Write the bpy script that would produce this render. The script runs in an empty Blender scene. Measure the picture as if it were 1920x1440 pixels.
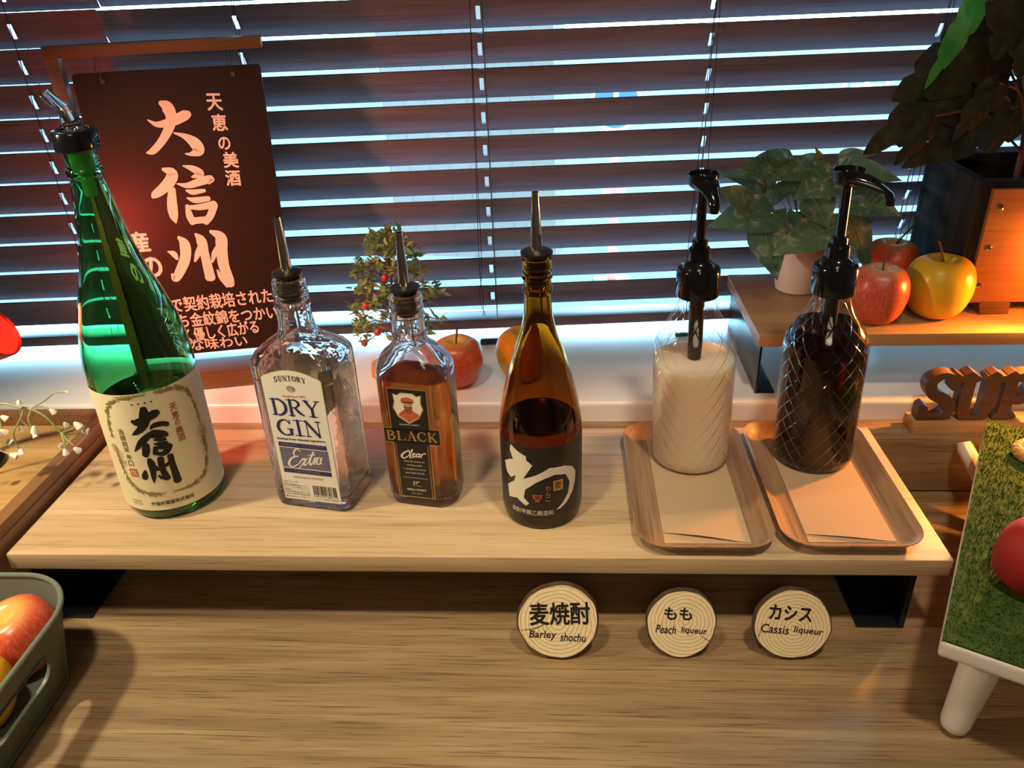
import bpy, bmesh, math, random
from mathutils import Vector, Matrix, Euler
from mathutils.geometry import tessellate_polygon
D = bpy.data
SC = bpy.context.scene
COL = SC.collection
S = 0.01                      # all builders work in centimetres; z = 0 is the top of the raised shelf
Z0 = 0.90                     # height of that shelf top above the floor, metres
PI = math.pi
def W(x, y, z): return Vector((x*S, y*S, z*S + Z0))

# ------------------------------------------------------------------ camera, world, lights, exposure
cd = D.cameras.new('camera'); cam = D.objects.new('camera', cd); COL.objects.link(cam); SC.camera = cam
PITCH, ROLL, YAW, FPX = 0.4936, -0.0422, -0.0731, 1490.72
cam.location = W(3.437, -61.775, 53.125)
fw = Vector((math.sin(YAW)*math.cos(PITCH), math.cos(YAW)*math.cos(PITCH), -math.sin(PITCH)))
rt = Vector((math.cos(YAW), -math.sin(YAW), 0)); up = rt.cross(fw)
r2 = rt*math.cos(ROLL) + up*math.sin(ROLL); u2 = -rt*math.sin(ROLL) + up*math.cos(ROLL)
cam.rotation_euler = Matrix((r2, u2, -fw)).transposed().to_euler()
cd.sensor_width = 36.0; cd.lens = 36.0*FPX/1920.0; cd.clip_start = 0.01; cd.clip_end = 200

SC.view_settings.view_transform = 'Standard'; SC.view_settings.look = 'None'
SC.view_settings.gamma = 1; SC.view_settings.use_curve_mapping = False
SC.view_settings.exposure = 0.0
try:
    SC.cycles.use_denoising = True
    SC.cycles.max_bounces = 16; SC.cycles.transmission_bounces = 14; SC.cycles.transparent_max_bounces = 24
    SC.cycles.glossy_bounces = 6; SC.cycles.diffuse_bounces = 4
    SC.cycles.sample_clamp_indirect = 6.0; SC.cycles.blur_glossy = 0.6
except Exception: pass

w = D.worlds.new('daylight'); SC.world = w; w.use_nodes = True
bg = w.node_tree.nodes['Background']; bg.inputs[0].default_value = (0.36, 0.73, 1.0, 1); bg.inputs[1].default_value = 20.0

def lamp(kind, name, loc, power, color, size=0.03, aim=None, **kw):
    l = D.lights.new(name, kind); l.energy = power; l.color = color
    o = D.objects.new(name, l); COL.objects.link(o); o.location = W(*loc)
    if kind == 'AREA': l.shape = 'DISK'; l.size = size
    elif kind in ('POINT', 'SPOT'): l.shadow_soft_size = size
    if aim: o.rotation_euler = (W(*aim) - W(*loc)).to_track_quat('-Z', 'Y').to_euler()
    for k, v in kw.items(): setattr(l, k, v)
    return o
key = lamp('SPOT', 'warm_spot', (-74, -9, 52), 16.0, (1.0, 0.81, 0.53), 0.022, aim=(-15, 0, -8), spot_size=math.radians(122), spot_blend=0.55)
for x in (-38, 34): lamp('SPOT', 'ceiling_downlight', (x, -48, 152), 50.0, (1.0, 0.82, 0.56), 0.06, aim=(x*0.85, -12, -4), spot_size=math.radians(46), spot_blend=0.75)
lamp('AREA', 'room_fill', (-10, -190, 165), 12.0, (1.0, 0.80, 0.55), 0.8, aim=(0, -40, -60))  # added unseen soft fill from behind the camera, lifts front faces
lamp('AREA', 'red_spot_light', (-56.6, 14.3, 20.4), 1.15, (1.0, 0.07, 0.035), 0.04, aim=(-32, 40, 20), spread=2.75)
lamp('POINT', 'amber_light', (66.8, 31.0, 17.5), 1.9, (1.0, 0.27, 0.03), 0.012)
lamp('SPOT', 'amber_fill_spot', (65.8, 31.0, 17.5), 16.0, (1.0, 0.36, 0.06), 0.015, aim=(30, -8, -6), spot_size=math.radians(125), spot_blend=0.7)  # added spot, carries the jar lamp's amber to trays and turf, off the panel
pl = lamp('AREA', 'window_portal', (-8, 55, 40), 1.0, (1, 1, 1), 1.0, aim=(-8, 0, 40))
pl.data.shape = 'RECTANGLE'; pl.data.size = 2.3; pl.data.size_y = 0.80; pl.data.cycles.is_portal = True
pl.rotation_euler = (PI/2, 0, math.atan(0.068) + PI); pl.rotation_euler = (W(-8 + 6.8, -40, 40) - W(-8, 55, 40)).to_track_quat('-Z', 'Y').to_euler()

# ------------------------------------------------------------------ materials
def newmat(name):
    m = D.materials.new(name); m.use_nodes = True
    nt = m.node_tree; b = nt.nodes['Principled BSDF']
    return m, nt, b
def setin(b, **kw):
    for k, v in kw.items():
        k = k.replace('_', ' ')
        s = b.inputs.get(k)
        if s is not None: s.default_value = v
def mat(name, color, rough=0.5, metal=0.0, **kw):
    m, nt, b = newmat(name)
    setin(b, Base_Color=(*color, 1), Roughness=rough, Metallic=metal, **kw)
    return m
def link(nt, a, b): nt.links.new(a, b)
def node(nt, t, **kw):
    n = nt.nodes.new(t)
    for k, v in kw.items(): setattr(n, k, v)
    return n
def coords(nt, scale, rot=(0, 0, 0), loc=(0, 0, 0)):
    tc = node(nt, 'ShaderNodeTexCoord'); mp = node(nt, 'ShaderNodeMapping')
    mp.inputs['Scale'].default_value = scale; mp.inputs['Rotation'].default_value = rot; mp.inputs['Location'].default_value = loc
    link(nt, tc.outputs['Object'], mp.inputs[0]); return mp.outputs[0]
def ramp(nt, fac, stops):
    r = node(nt, 'ShaderNodeValToRGB'); e = r.color_ramp.elements
    while len(e) < len(stops): e.new(0.5)
    for el, (p, c) in zip(e, stops): el.position = p; el.color = (*c, 1)
    link(nt, fac, r.inputs[0]); return r.outputs[0]
def noise(nt, vec, scale, detail=5, rough=0.55, dist=0.0):
    n = node(nt, 'ShaderNodeTexNoise'); n.inputs['Scale'].default_value = scale; n.inputs['Detail'].default_value = detail
    n.inputs['Roughness'].default_value = rough; n.inputs['Distortion'].default_value = dist
    link(nt, vec, n.inputs['Vector']); return n.outputs['Fac']
def mix(nt, fac, a, b, mode='MIX'):
    m = node(nt, 'ShaderNodeMix', data_type='RGBA', blend_type=mode)
    if isinstance(fac, (int, float)): m.inputs[0].default_value = fac
    else: link(nt, fac, m.inputs[0])
    for i, v in ((6, a), (7, b)):
        if isinstance(v, tuple): m.inputs[i].default_value = (*v, 1)
        else: link(nt, v, m.inputs[i])
    return m.outputs[2]
def bump(nt, b, h, strength=0.2, dist=0.002):
    n = node(nt, 'ShaderNodeBump'); n.inputs['Strength'].default_value = strength; n.inputs['Distance'].default_value = dist
    link(nt, h, n.inputs['Height']); link(nt, n.outputs[0], b.inputs['Normal'])
def wood(name, dark, mid, light, axis=0, rough=0.45, grain=1.0, streak=0.5, bumpv=0.12, loc=(0, 0, 0), spec=0.5):
    """long fine fibres along one axis over broad bands, with short dark pores"""
    m, nt, b = newmat(name)
    sc = [60.0*grain]*3; sc[axis] = 2.2*grain
    s2 = [260.0*grain]*3; s2[axis] = 7.0*grain
    s3 = [16.0*grain]*3; s3[axis] = 1.1*grain
    f1 = noise(nt, coords(nt, sc, loc=loc), 1.0, 6, 0.6, 0.6)
    f2 = noise(nt, coords(nt, s2, loc=loc), 1.0, 4, 0.6)
    f3 = noise(nt, coords(nt, s3, loc=loc), 1.0, 3, 0.5, 1.2)
    c = ramp(nt, f1, [(0.30, dark), (0.48, mid), (0.72, light)])
    c3 = ramp(nt, f3, [(0.35, dark), (0.55, mid), (0.75, light)])
    c = mix(nt, 0.5, c, c3)
    pores = ramp(nt, f2, [(0.33, (0.30, 0.24, 0.2)), (0.47, (1, 1, 1))])
    c = mix(nt, streak, c, pores, 'MULTIPLY')
    link(nt, c, b.inputs['Base Color'])
    setin(b, Roughness=rough, Specular_IOR_Level=spec)
    bump(nt, b, f2, bumpv, 0.0006)
    return m
def glass(name, color, rough=0.0, ior=1.5, wave=None, straight=0.0):
    m, nt, b = newmat(name)
    setin(b, Base_Color=(*color, 1), Roughness=rough, IOR=ior, Transmission_Weight=1.0)
    if wave:
        sc, st, di = wave
        bump(nt, b, noise(nt, coords(nt, sc), 1.0, 2), st, di)
    if straight:        # part of the light goes through without bending, as in flat thin panes
        tr = node(nt, 'ShaderNodeBsdfTransparent'); tr.inputs[0].default_value = (*color, 1); mx = node(nt, 'ShaderNodeMixShader'); mx.inputs[0].default_value = straight
        out = nt.nodes['Material Output']; link(nt, b.outputs[0], mx.inputs[1]); link(nt, tr.outputs[0], mx.inputs[2]); link(nt, mx.outputs[0], out.inputs[0])
    return m
def thin(name, color, rough=0.03, bumpf=None, refl=1.0):
    """thin clear plastic wall: what is behind shows straight through, plus a fresnel reflection"""
    m = D.materials.new(name); m.use_nodes = True; nt = m.node_tree
    nt.nodes.remove(nt.nodes['Principled BSDF']); out = nt.nodes['Material Output']
    tr = node(nt, 'ShaderNodeBsdfTransparent'); tr.inputs[0].default_value = (*color, 1)
    gl = node(nt, 'ShaderNodeBsdfGlossy'); gl.inputs['Roughness'].default_value = rough
    fr = node(nt, 'ShaderNodeLayerWeight'); fr.inputs[0].default_value = 0.5      # 1 - cos, the same from both sides
    pw = node(nt, 'ShaderNodeMath', operation='POWER'); pw.inputs[1].default_value = 4.5; link(nt, fr.outputs['Facing'], pw.inputs[0])
    sc = node(nt, 'ShaderNodeMath', operation='MULTIPLY_ADD'); sc.inputs[1].default_value = 0.94; sc.inputs[2].default_value = 0.035; link(nt, pw.outputs[0], sc.inputs[0])
    mx = node(nt, 'ShaderNodeMixShader')
    if bumpf:
        n = bumpf(nt); link(nt, n, gl.inputs['Normal']); link(nt, n, fr.inputs['Normal'])
    mul = node(nt, 'ShaderNodeMath', operation='MULTIPLY'); mul.inputs[1].default_value = refl; mul.use_clamp = True
    if bumpf:          # the raised ridges of the pattern gleam more than the flat facets
        rd = node(nt, 'ShaderNodeMath', operation='MULTIPLY_ADD'); rd.inputs[1].default_value = -0.022; rd.inputs[2].default_value = 0.022; link(nt, nt.nodes[nt['ridge']].outputs[0], rd.inputs[0])
        ad = node(nt, 'ShaderNodeMath', operation='ADD'); link(nt, sc.outputs[0], ad.inputs[0]); link(nt, rd.outputs[0], ad.inputs[1]); sc = ad
    link(nt, sc.outputs[0], mul.inputs[0]); link(nt, mul.outputs[0], mx.inputs[0])
    link(nt, tr.outputs[0], mx.inputs[1]); link(nt, gl.outputs[0], mx.inputs[2]); link(nt, mx.outputs[0], out.inputs[0])
    return m
def glow(name, color, strength):
    m, nt, b = newmat(name)
    setin(b, Base_Color=(*color, 1), Emission_Color=(*color, 1), Emission_Strength=strength, Roughness=0.4); return m

M = {}
M['counter'] = wood('counter_oak_laminate', (0.175, 0.108, 0.050), (0.29, 0.19, 0.095), (0.41, 0.285, 0.155), 0, 0.42, 1.9, 0.7)
M['riser'] = wood('pale_oak_board', (0.43, 0.285, 0.15), (0.57, 0.405, 0.235), (0.65, 0.49, 0.30), 0, 0.45, 1.4, 0.42)
M['riser_end'] = M['riser']
M['slat'] = wood('dark_walnut_slat', (0.095, 0.062, 0.070), (0.155, 0.115, 0.132), (0.21, 0.168, 0.192), 0, 0.36, 1.3, 0.4, 0.2)
M['sill'] = mat('white_painted_sill', (0.80, 0.79, 0.78), 0.28)
M['tray'] = wood('willow_veneer', (0.19, 0.10, 0.048), (0.36, 0.205, 0.105), (0.50, 0.32, 0.18), 1, 0.45, 1.2, 0.5)
M['crate'] = wood('brown_crate_wood', (0.14, 0.065, 0.025), (0.25, 0.12, 0.045), (0.34, 0.18, 0.07), 1, 0.5, 0.8, 0.4)
M['crate_in'] = wood('golden_crate_wood', (0.34, 0.19, 0.07), (0.48, 0.29, 0.11), (0.58, 0.38, 0.17), 0, 0.45, 0.6, 0.3)
M['stand'] = wood('teak_stand', (0.10, 0.045, 0.015), (0.16, 0.072, 0.025), (0.20, 0.095, 0.035), 0, 0.4, 1.2, 0.2)
M['letters'] = wood('walnut_letters', (0.07, 0.03, 0.014), (0.12, 0.055, 0.026), (0.17, 0.085, 0.04), 0, 0.5, 1.2, 0.3)
M['letterbase'] = wood('pine_strip', (0.40, 0.22, 0.09), (0.52, 0.31, 0.14), (0.60, 0.39, 0.20), 0, 0.5, 1.0, 0.3)
M['shelf'] = wood('shelf_oak', (0.30, 0.17, 0.075), (0.42, 0.25, 0.115), (0.50, 0.32, 0.16), 0, 0.42, 0.8, 0.35)
M['planter'] = wood('charcoal_stained_wood', (0.012, 0.010, 0.009), (0.028, 0.022, 0.020), (0.045, 0.037, 0.033), 2, 0.8, 0.8, 0.3, 0.12, (0, 0, 0), 0.15)
M['panel'] = wood('pine_panel', (0.22, 0.085, 0.025), (0.30, 0.125, 0.04), (0.35, 0.16, 0.055), 0, 0.5, 0.9, 0.3)
M['board'] = mat('black_lacquer_board', (0.016, 0.009, 0.007), 0.45, Specular_IOR_Level=0.25)
M['chalk'] = mat('pink_paint_marker', (0.72, 0.57, 0.48), 0.6)
M['black'] = mat('gloss_black_plastic', (0.006, 0.006, 0.007), 0.12)
M['blackrubber'] = mat('black_rubber', (0.012, 0.010, 0.010), 0.35)
M['blacksteel'] = mat('black_coated_steel', (0.012, 0.014, 0.018), 0.25, 0.3)
M['chrome'] = mat('polished_steel', (0.78, 0.74, 0.70), 0.12, 1.0)
M['green'] = glass('green_bottle_glass', (0.25, 0.74, 0.37))
M['amber'] = glass('amber_bottle_glass', (0.50, 0.24, 0.03))
M['clear'] = glass('clear_bottle_glass', (0.985, 0.99, 0.985), wave=((60, 60, 60), 0.22, 0.003), straight=0.05)
M['clearsm'] = glass('clear_smooth_glass', (0.98, 0.99, 0.985), 0, 1.5, None, 0.1)
M['sake'] = glass('sake', (0.72, 0.80, 0.40), 0, 1.33)
M['gin'] = glass('gin', (0.98, 0.98, 0.97), 0, 1.36, None, 0.06)
M['whisky'] = glass('whisky', (0.50, 0.15, 0.02), 0, 1.36)
M['shochu'] = glass('shochu', (0.55, 0.30, 0.10), 0, 1.36)
M['spout'] = glass('clear_spout_plastic', (0.95, 0.95, 0.96))
def diamonds(nt):
    tc = node(nt, 'ShaderNodeTexCoord'); sp = node(nt, 'ShaderNodeSeparateXYZ'); link(nt, tc.outputs['Object'], sp.inputs[0])
    at = node(nt, 'ShaderNodeMath', operation='ARCTAN2'); link(nt, sp.outputs[1], at.inputs[0]); link(nt, sp.outputs[0], at.inputs[1])
    outs = []
    for sg in (1, -1):
        a = node(nt, 'ShaderNodeMath', operation='MULTIPLY'); a.inputs[1].default_value = 9.0/PI*1.0; link(nt, at.outputs[0], a.inputs[0])
        z = node(nt, 'ShaderNodeMath', operation='MULTIPLY'); z.inputs[1].default_value = sg*52.0; link(nt, sp.outputs[2], z.inputs[0])
        s = node(nt, 'ShaderNodeMath', operation='ADD'); link(nt, a.outputs[0], s.inputs[0]); link(nt, z.outputs[0], s.inputs[1])
        p = node(nt, 'ShaderNodeMath', operation='PINGPONG'); p.inputs[1].default_value = 0.5; link(nt, s.outputs[0], p.inputs[0])
        q = node(nt, 'ShaderNodeMapRange'); q.inputs[1].default_value = 0.0; q.inputs[2].default_value = 0.07; link(nt, p.outputs[0], q.inputs[0])
        outs.append(q.outputs[0])
    mn = node(nt, 'ShaderNodeMath', operation='MINIMUM'); link(nt, outs[0], mn.inputs[0]); link(nt, outs[1], mn.inputs[1])
    n = node(nt, 'ShaderNodeBump'); n.inputs['Strength'].default_value = 0.7; n.inputs['Distance'].default_value = 0.0014
    link(nt, mn.outputs[0], n.inputs['Height']); nt['ridge'] = mn.name; return n.outputs[0]
M['pet'] = thin('clear_diamond_plastic', (0.975, 0.975, 0.975), 0.08, diamonds, 1.0)
M['pet2'] = thin('clear_jar_glass', (0.97, 0.96, 0.94), 0.04, None, 1.3)
M['peach'] = mat('milky_peach_liqueur', (0.90, 0.72, 0.54), 0.3, Subsurface_Weight=1.0, Subsurface_Radius=(1, .7, .5), Subsurface_Scale=0.035)
M['cassis'] = mat('dark_cassis_liqueur', (0.006, 0.0008, 0.0012), 0.12)
M['paper'] = mat('cream_label_paper', (0.80, 0.72, 0.47), 0.6)
M['ginpaper'] = mat('white_label_paper', (0.78, 0.75, 0.66), 0.55)
M['greypaper'] = mat('grey_back_label', (0.36, 0.34, 0.27), 0.6)
M['blacklabel'] = mat('black_label', (0.012, 0.011, 0.010), 0.35)
M['ink'] = mat('black_ink', (0.008, 0.007, 0.006), 0.5)
M['redink'] = mat('red_ink', (0.50, 0.10, 0.04), 0.5)
M['goldink'] = mat('olive_gold_ink', (0.27, 0.22, 0.07), 0.5)
M['blueink'] = mat('navy_ink', (0.018, 0.028, 0.13), 0.4)
M['gold'] = mat('gold_foil', (0.62, 0.40, 0.16), 0.3, 0.7)
M['creamink'] = mat('cream_ink', (0.72, 0.66, 0.52), 0.5)
M['skin'] = mat('portrait_tan', (0.52, 0.27, 0.14), 0.5)
M['napkin'] = mat('kraft_napkin', (0.52, 0.36, 0.22), 0.85)
M['bark'] = wood('bark', (0.035, 0.018, 0.009), (0.075, 0.04, 0.02), (0.13, 0.075, 0.04), 1, 0.85, 1.5, 0.5, 0.6)
M['greytin'] = mat('sage_grey_tin', (0.145, 0.18, 0.15), 0.42)
M['whiteplastic'] = mat('white_plastic', (0.74, 0.71, 0.64), 0.3)
M['redlamp'] = mat('red_lamp_shell', (0.30, 0.012, 0.012), 0.3)
M['redglow'] = glow('red_lamp_face', (1.0, 0.025, 0.012), 1.1)
M['amberglow'] = glow('amber_filament', (1.0, 0.36, 0.04), 6.0)
M['yellowapple'] = mat('yellow_apple_skin', (0.72, 0.44, 0.02), 0.33)
M['orangefruit'] = mat('amber_fruit_skin', (0.78, 0.38, 0.015), 0.35)
M['redmatte'] = mat('matte_red_fruit', (0.34, 0.022, 0.012), 0.6, Specular_IOR_Level=0.25)
M['stem'] = mat('brown_stem', (0.11, 0.055, 0.025), 0.7)
M['greenstem'] = mat('pale_green_stem', (0.28, 0.32, 0.14), 0.5)
M['petal'] = mat('white_bell_petal', (0.76, 0.74, 0.62), 0.5)
M['bark2'] = mat('red_brown_twig', (0.14, 0.05, 0.035), 0.7)
M['berry'] = mat('red_berry', (0.60, 0.05, 0.02), 0.3)
M['pot'] = mat('white_ceramic_pot', (0.74, 0.68, 0.64), 0.35)
M['soil'] = mat('dark_soil', (0.015, 0.010, 0.007), 0.9)
M['burlap'] = mat('orange_moss', (0.48, 0.20, 0.07), 0.9)
M['cord'] = mat('dark_brown_cord', (0.03, 0.018, 0.016), 0.7)
M['string'] = thin('nylon_loop', (0.85, 0.85, 0.85), 0.1, None, 2.0)
M['wall'] = mat('warm_wall_paint', (0.42, 0.34, 0.26), 0.7)
M['cookie'] = wood('glazed_pastry', (0.42, 0.17, 0.03), (0.62, 0.30, 0.06), (0.75, 0.45, 0.12), 0, 0.3, 2.5, 0.2, 0.5)
M['goldleaf'] = mat('yellow_green_leaf', (0.40, 0.33, 0.10), 0.5)
M['pane'] = thin('window_glass', (0.94, 0.97, 0.98), 0.0, None, 0.7)
M['frame'] = mat('window_frame_metal', (0.08, 0.07, 0.065), 0.4, 0.5)

def apple_mat(name, red, yel, lo, hi, rough=0.3):
    m, nt, b = newmat(name)
    tc = node(nt, 'ShaderNodeTexCoord'); sp = node(nt, 'ShaderNodeSeparateXYZ'); link(nt, tc.outputs['Object'], sp.inputs[0])
    at = node(nt, 'ShaderNodeMath', operation='ARCTAN2'); link(nt, sp.outputs[1], at.inputs[0]); link(nt, sp.outputs[0], at.inputs[1])
    cx = node(nt, 'ShaderNodeCombineXYZ'); link(nt, at.outputs[0], cx.inputs[0]); 
    mz = node(nt, 'ShaderNodeMath', operation='MULTIPLY'); mz.inputs[1].default_value = 9.0; link(nt, sp.outputs[2], mz.inputs[0]); link(nt, mz.outputs[0], cx.inputs[1])
    st = noise(nt, cx.outputs[0], 14.0, 5, 0.7)
    rad = node(nt, 'ShaderNodeVectorMath', operation='LENGTH')
    fl = node(nt, 'ShaderNodeVectorMath', operation='MULTIPLY'); fl.inputs[1].default_value = (1, 1, 0); link(nt, tc.outputs['Object'], fl.inputs[0]); link(nt, fl.outputs[0], rad.inputs[0])
    top = node(nt, 'ShaderNodeMapRange'); top.inputs[1].default_value = lo; top.inputs[2].default_value = hi; link(nt, rad.outputs['Value'], top.inputs[0])
    ht = node(nt, 'ShaderNodeMapRange'); ht.inputs[1].default_value = 0.03; ht.inputs[2].default_value = 0.045; link(nt, sp.outputs[2], ht.inputs[0])
    inv = node(nt, 'ShaderNodeMath', operation='SUBTRACT'); inv.inputs[0].default_value = 1.0; link(nt, top.outputs[0], inv.inputs[1])
    tm = node(nt, 'ShaderNodeMath', operation='MULTIPLY'); link(nt, inv.outputs[0], tm.inputs[0]); link(nt, ht.outputs[0], tm.inputs[1])
    body = ramp(nt, st, [(0.25, tuple(c*0.75 for c in red)), (0.5, red), (0.78, tuple(0.55*a+0.45*b_ for a, b_ in zip(red, yel)))])
    sf = ramp(nt, st, [(0.2, (0, 0, 0)), (0.8, (1, 1, 1))])
    c = mix(nt, tm.outputs[0], body, yel)
    link(nt, c, b.inputs['Base Color']); setin(b, Roughness=rough)
    return m
M['apple'] = apple_mat('red_apple_skin', (0.62, 0.075, 0.038), (0.82, 0.54, 0.14), 0.006, 0.030)
M['apple2'] = apple_mat('striped_pink_apple_skin', (0.46, 0.07, 0.045), (0.66, 0.42, 0.20), 0.010, 0.030, 0.35)

def leafmat(name, a, b_, c_, scale=90.0, rough=0.45, patch=0.62, trans=0.25):
    m, nt, b = newmat(name)
    f = noise(nt, coords(nt, (scale, scale, scale)), 1.0, 4, 0.6, 0.8)
    c = ramp(nt, f, [(0.25, a), (patch - 0.12, b_), (patch + 0.02, c_)])
    link(nt, c, b.inputs['Base Color']); setin(b, Roughness=rough)
    tl = node(nt, 'ShaderNodeBsdfTranslucent'); link(nt, c, tl.inputs[0])
    mx = node(nt, 'ShaderNodeMixShader'); mx.inputs[0].default_value = trans
    out = nt.nodes['Material Output']; link(nt, b.outputs[0], mx.inputs[1]); link(nt, tl.outputs[0], mx.inputs[2]); link(nt, mx.outputs[0], out.inputs[0])
    return m
M['pothos'] = leafmat('variegated_pothos_leaf', (0.06, 0.14, 0.09), (0.13, 0.24, 0.145), (0.55, 0.54, 0.42), 55, 0.4, 0.68)
M['monstera'] = leafmat('shaded_monstera_leaf', (0.018, 0.020, 0.010), (0.040, 0.038, 0.020), (0.07, 0.055, 0.03), 40, 0.38, 0.6, 0.12)  # shade put into the colour: unlit leaves mixed dark brown-green
M['leafrib'] = mat('leaf_rib_green', (0.17, 0.24, 0.12), 0.5)
M['litleaf'] = leafmat('lit_monstera_leaf', (0.06, 0.30, 0.05), (0.10, 0.42, 0.06), (0.2, 0.5, 0.12), 30, 0.4, 0.6, 0.55)  # lit copy for one leaf, light shining through put into its green
M['tinyleaf'] = leafmat('small_artificial_leaf', (0.11, 0.27, 0.09), (0.24, 0.42, 0.15), (0.50, 0.42, 0.14), 140, 0.5, 0.58, 0.4)

# ------------------------------------------------------------------ mesh builders (all in centimetres)
def finish(name, bm, mats, parent=None, loc=None, smooth=True, angle=35):
    me = D.meshes.new(name)
    for v in bm.verts: v.co *= S
    bmesh.ops.recalc_face_normals(bm, faces=bm.faces[:])
    bm.to_mesh(me); bm.free()
    for k in (mats if isinstance(mats, (list, tuple)) else [mats]): me.materials.append(M[k] if isinstance(k, str) else k)
    if smooth:
        for p in me.polygons: p.use_smooth = True
        me.set_sharp_from_angle(angle=math.radians(angle))
    o = D.objects.new(name, me); COL.objects.link(o)
    if parent is not None: o.parent = parent
    if loc is not None: o.location = W(*loc) if parent is None else Vector(loc)*S
    return o
def tag(o, label, cat, group=None, kind=None):
    o['label'] = label
    if cat: o['category'] = cat
    if group: o['group'] = group
    if kind: o['kind'] = kind
    return o
def thing(name, label, cat, loc, rz=0.0, group=None, tilt=(0, 0)):
    o = D.objects.new(name, None); COL.objects.link(o); o.empty_display_size = 0.02
    o.location = W(*loc); o.rotation_euler = (tilt[0], tilt[1], rz)
    return tag(o, label, cat, group)
def NB(): return bmesh.new()
def setmi(faces, mi):
    for f in faces: f.material_index = mi
def box(bm, x0, x1, y0, y1, z0, z1, bev=0.0, mi=0, seg=2):
    vs = [bm.verts.new((x, y, z)) for x in (x0, x1) for y in (y0, y1) for z in (z0, z1)]
    idx = [(0, 1, 3, 2), (4, 6, 7, 5), (0, 4, 5, 1), (2, 3, 7, 6), (0, 2, 6, 4), (1, 5, 7, 3)]
    fs = [bm.faces.new([vs[i] for i in q]) for q in idx]; setmi(fs, mi)
    if bev:
        es = list({e for f in fs for e in f.edges})
        r = bmesh.ops.bevel(bm, geom=es, offset=bev, segments=seg, affect='EDGES', profile=0.6)
        setmi(r['faces'], mi)
    return vs
def xform(bm, start, mtx):
    bm.verts.ensure_lookup_table()
    for v in bm.verts[start:]: v.co = mtx @ v.co
def lathe(bm, prof, n=48, mi=0, cx=0.0, cy=0.0, close=False, sx=1.0, sy=1.0):
    rings = []
    for r, z in prof:
        if r < 1e-5: rings.append([bm.verts.new((cx, cy, z))])
        else: rings.append([bm.verts.new((cx + sx*r*math.cos(2*PI*i/n), cy + sy*r*math.sin(2*PI*i/n), z)) for i in range(n)])
    pairs = list(zip(rings, rings[1:]))
    if close: pairs.append((rings[-1], rings[0]))
    for a, b in pairs:
        if len(a) == 1 and len(b) == 1: continue
        for i in range(n):
            j = (i+1) % n
            if len(a) == 1: f = bm.faces.new((a[0], b[j], b[i]))
            elif len(b) == 1: f = bm.faces.new((a[i], a[j], b[0]))
            else: f = bm.faces.new((a[i], a[j], b[j], b[i]))
            f.material_index = mi
def rings_loft(bm, secs, mi=0, cap0=True, cap1=True, close=False):
    """secs: list of closed loops of points with equal counts"""
    R = [[bm.verts.new(p) for p in s] for s in secs]; n = len(R[0])
    pr = list(zip(R, R[1:]))
    if close: pr.append((R[-1], R[0]))
    for a, b in pr:
        for i in range(n):
            j = (i+1) % n; f = bm.faces.new((a[i], a[j], b[j], b[i])); f.material_index = mi
    if not close:
        if cap0: bm.faces.new(R[0][::-1]).material_index = mi
        if cap1: bm.faces.new(R[-1]).material_index = mi
def rrect(w, d, r, n=6, z=0.0, cx=0.0, cy=0.0):
    pts = []
    r = min(r, w/2-1e-3, d/2-1e-3)
    for k, (sx, sy) in enumerate(((1, 1), (-1, 1), (-1, -1), (1, -1))):
        for i in range(n+1):
            a = PI/2*k + PI/2*i/n
            pts.append((cx + sx*(w/2-r) + r*math.cos(a), cy + sy*(d/2-r) + r*math.sin(a), z))
    return pts
def cat(pts, n=8):
    """Catmull-Rom through tuples of any length"""
    if len(pts) < 3:
        a, b = pts[0], pts[-1]
        return [tuple(a[k] + (b[k]-a[k])*i/n for k in range(len(a))) for i in range(n+1)]
    P = [tuple(2*a-b for a, b in zip(pts[0], pts[1]))] + list(pts) + [tuple(2*a-b for a, b in zip(pts[-1], pts[-2]))]
    out = []
    for i in range(1, len(P)-2):
        p0, p1, p2, p3 = P[i-1:i+3]
        for k in range(n):
            t = k/n
            out.append(tuple(0.5*((2*b) + (-a+c)*t + (2*a-5*b+4*c-d)*t*t + (-a+3*b-3*c+d)*t**3) for a, b, c, d in zip(p0, p1, p2, p3)))
    out.append(tuple(pts[-1])); return out
def tube(bm, pts, r, n=8, mi=0, caps=True):
    pts = [Vector(p) for p in pts]; rs = r if isinstance(r, (list, tuple)) else [r]*len(pts)
    prev = None; rings = []
    for i, p in enumerate(pts):
        t = (pts[min(i+1, len(pts)-1)] - pts[max(i-1, 0)]).normalized()
        if prev is None:
            u = t.orthogonal().normalized()
        else:
            u = (prev - t*prev.dot(t)); u = u.normalized() if u.length > 1e-6 else t.orthogonal().normalized()
        prev = u; v = t.cross(u)
        rings.append([bm.verts.new(p + (u*math.cos(2*PI*k/n) + v*math.sin(2*PI*k/n))*rs[i]) for k in range(n)])
    for a, b in zip(rings, rings[1:]):
        for k in range(n):
            j = (k+1) % n; bm.faces.new((a[k], a[j], b[j], b[k])).material_index = mi
    if caps:
        bm.faces.new(rings[0][::-1]).material_index = mi; bm.faces.new(rings[-1]).material_index = mi
def ball(bm, c, r, mi=0, sz=1.0, n=12):
    lathe(bm, [(0 if i in (0, n//2+2) else r*math.sin(PI*i/(n//2+2)), c[2]-r*sz*math.cos(PI*i/(n//2+2))) for i in range(n//2+3)], n, mi, c[0], c[1])
def grid(bm, f, nu, nv, mi=0):
    V = [[bm.verts.new(f(i/nu, j/nv)) for j in range(nv+1)] for i in range(nu+1)]
    for i in range(nu):
        for j in range(nv): bm.faces.new((V[i][j], V[i+1][j], V[i+1][j+1], V[i][j+1])).material_index = mi
    return V
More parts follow.
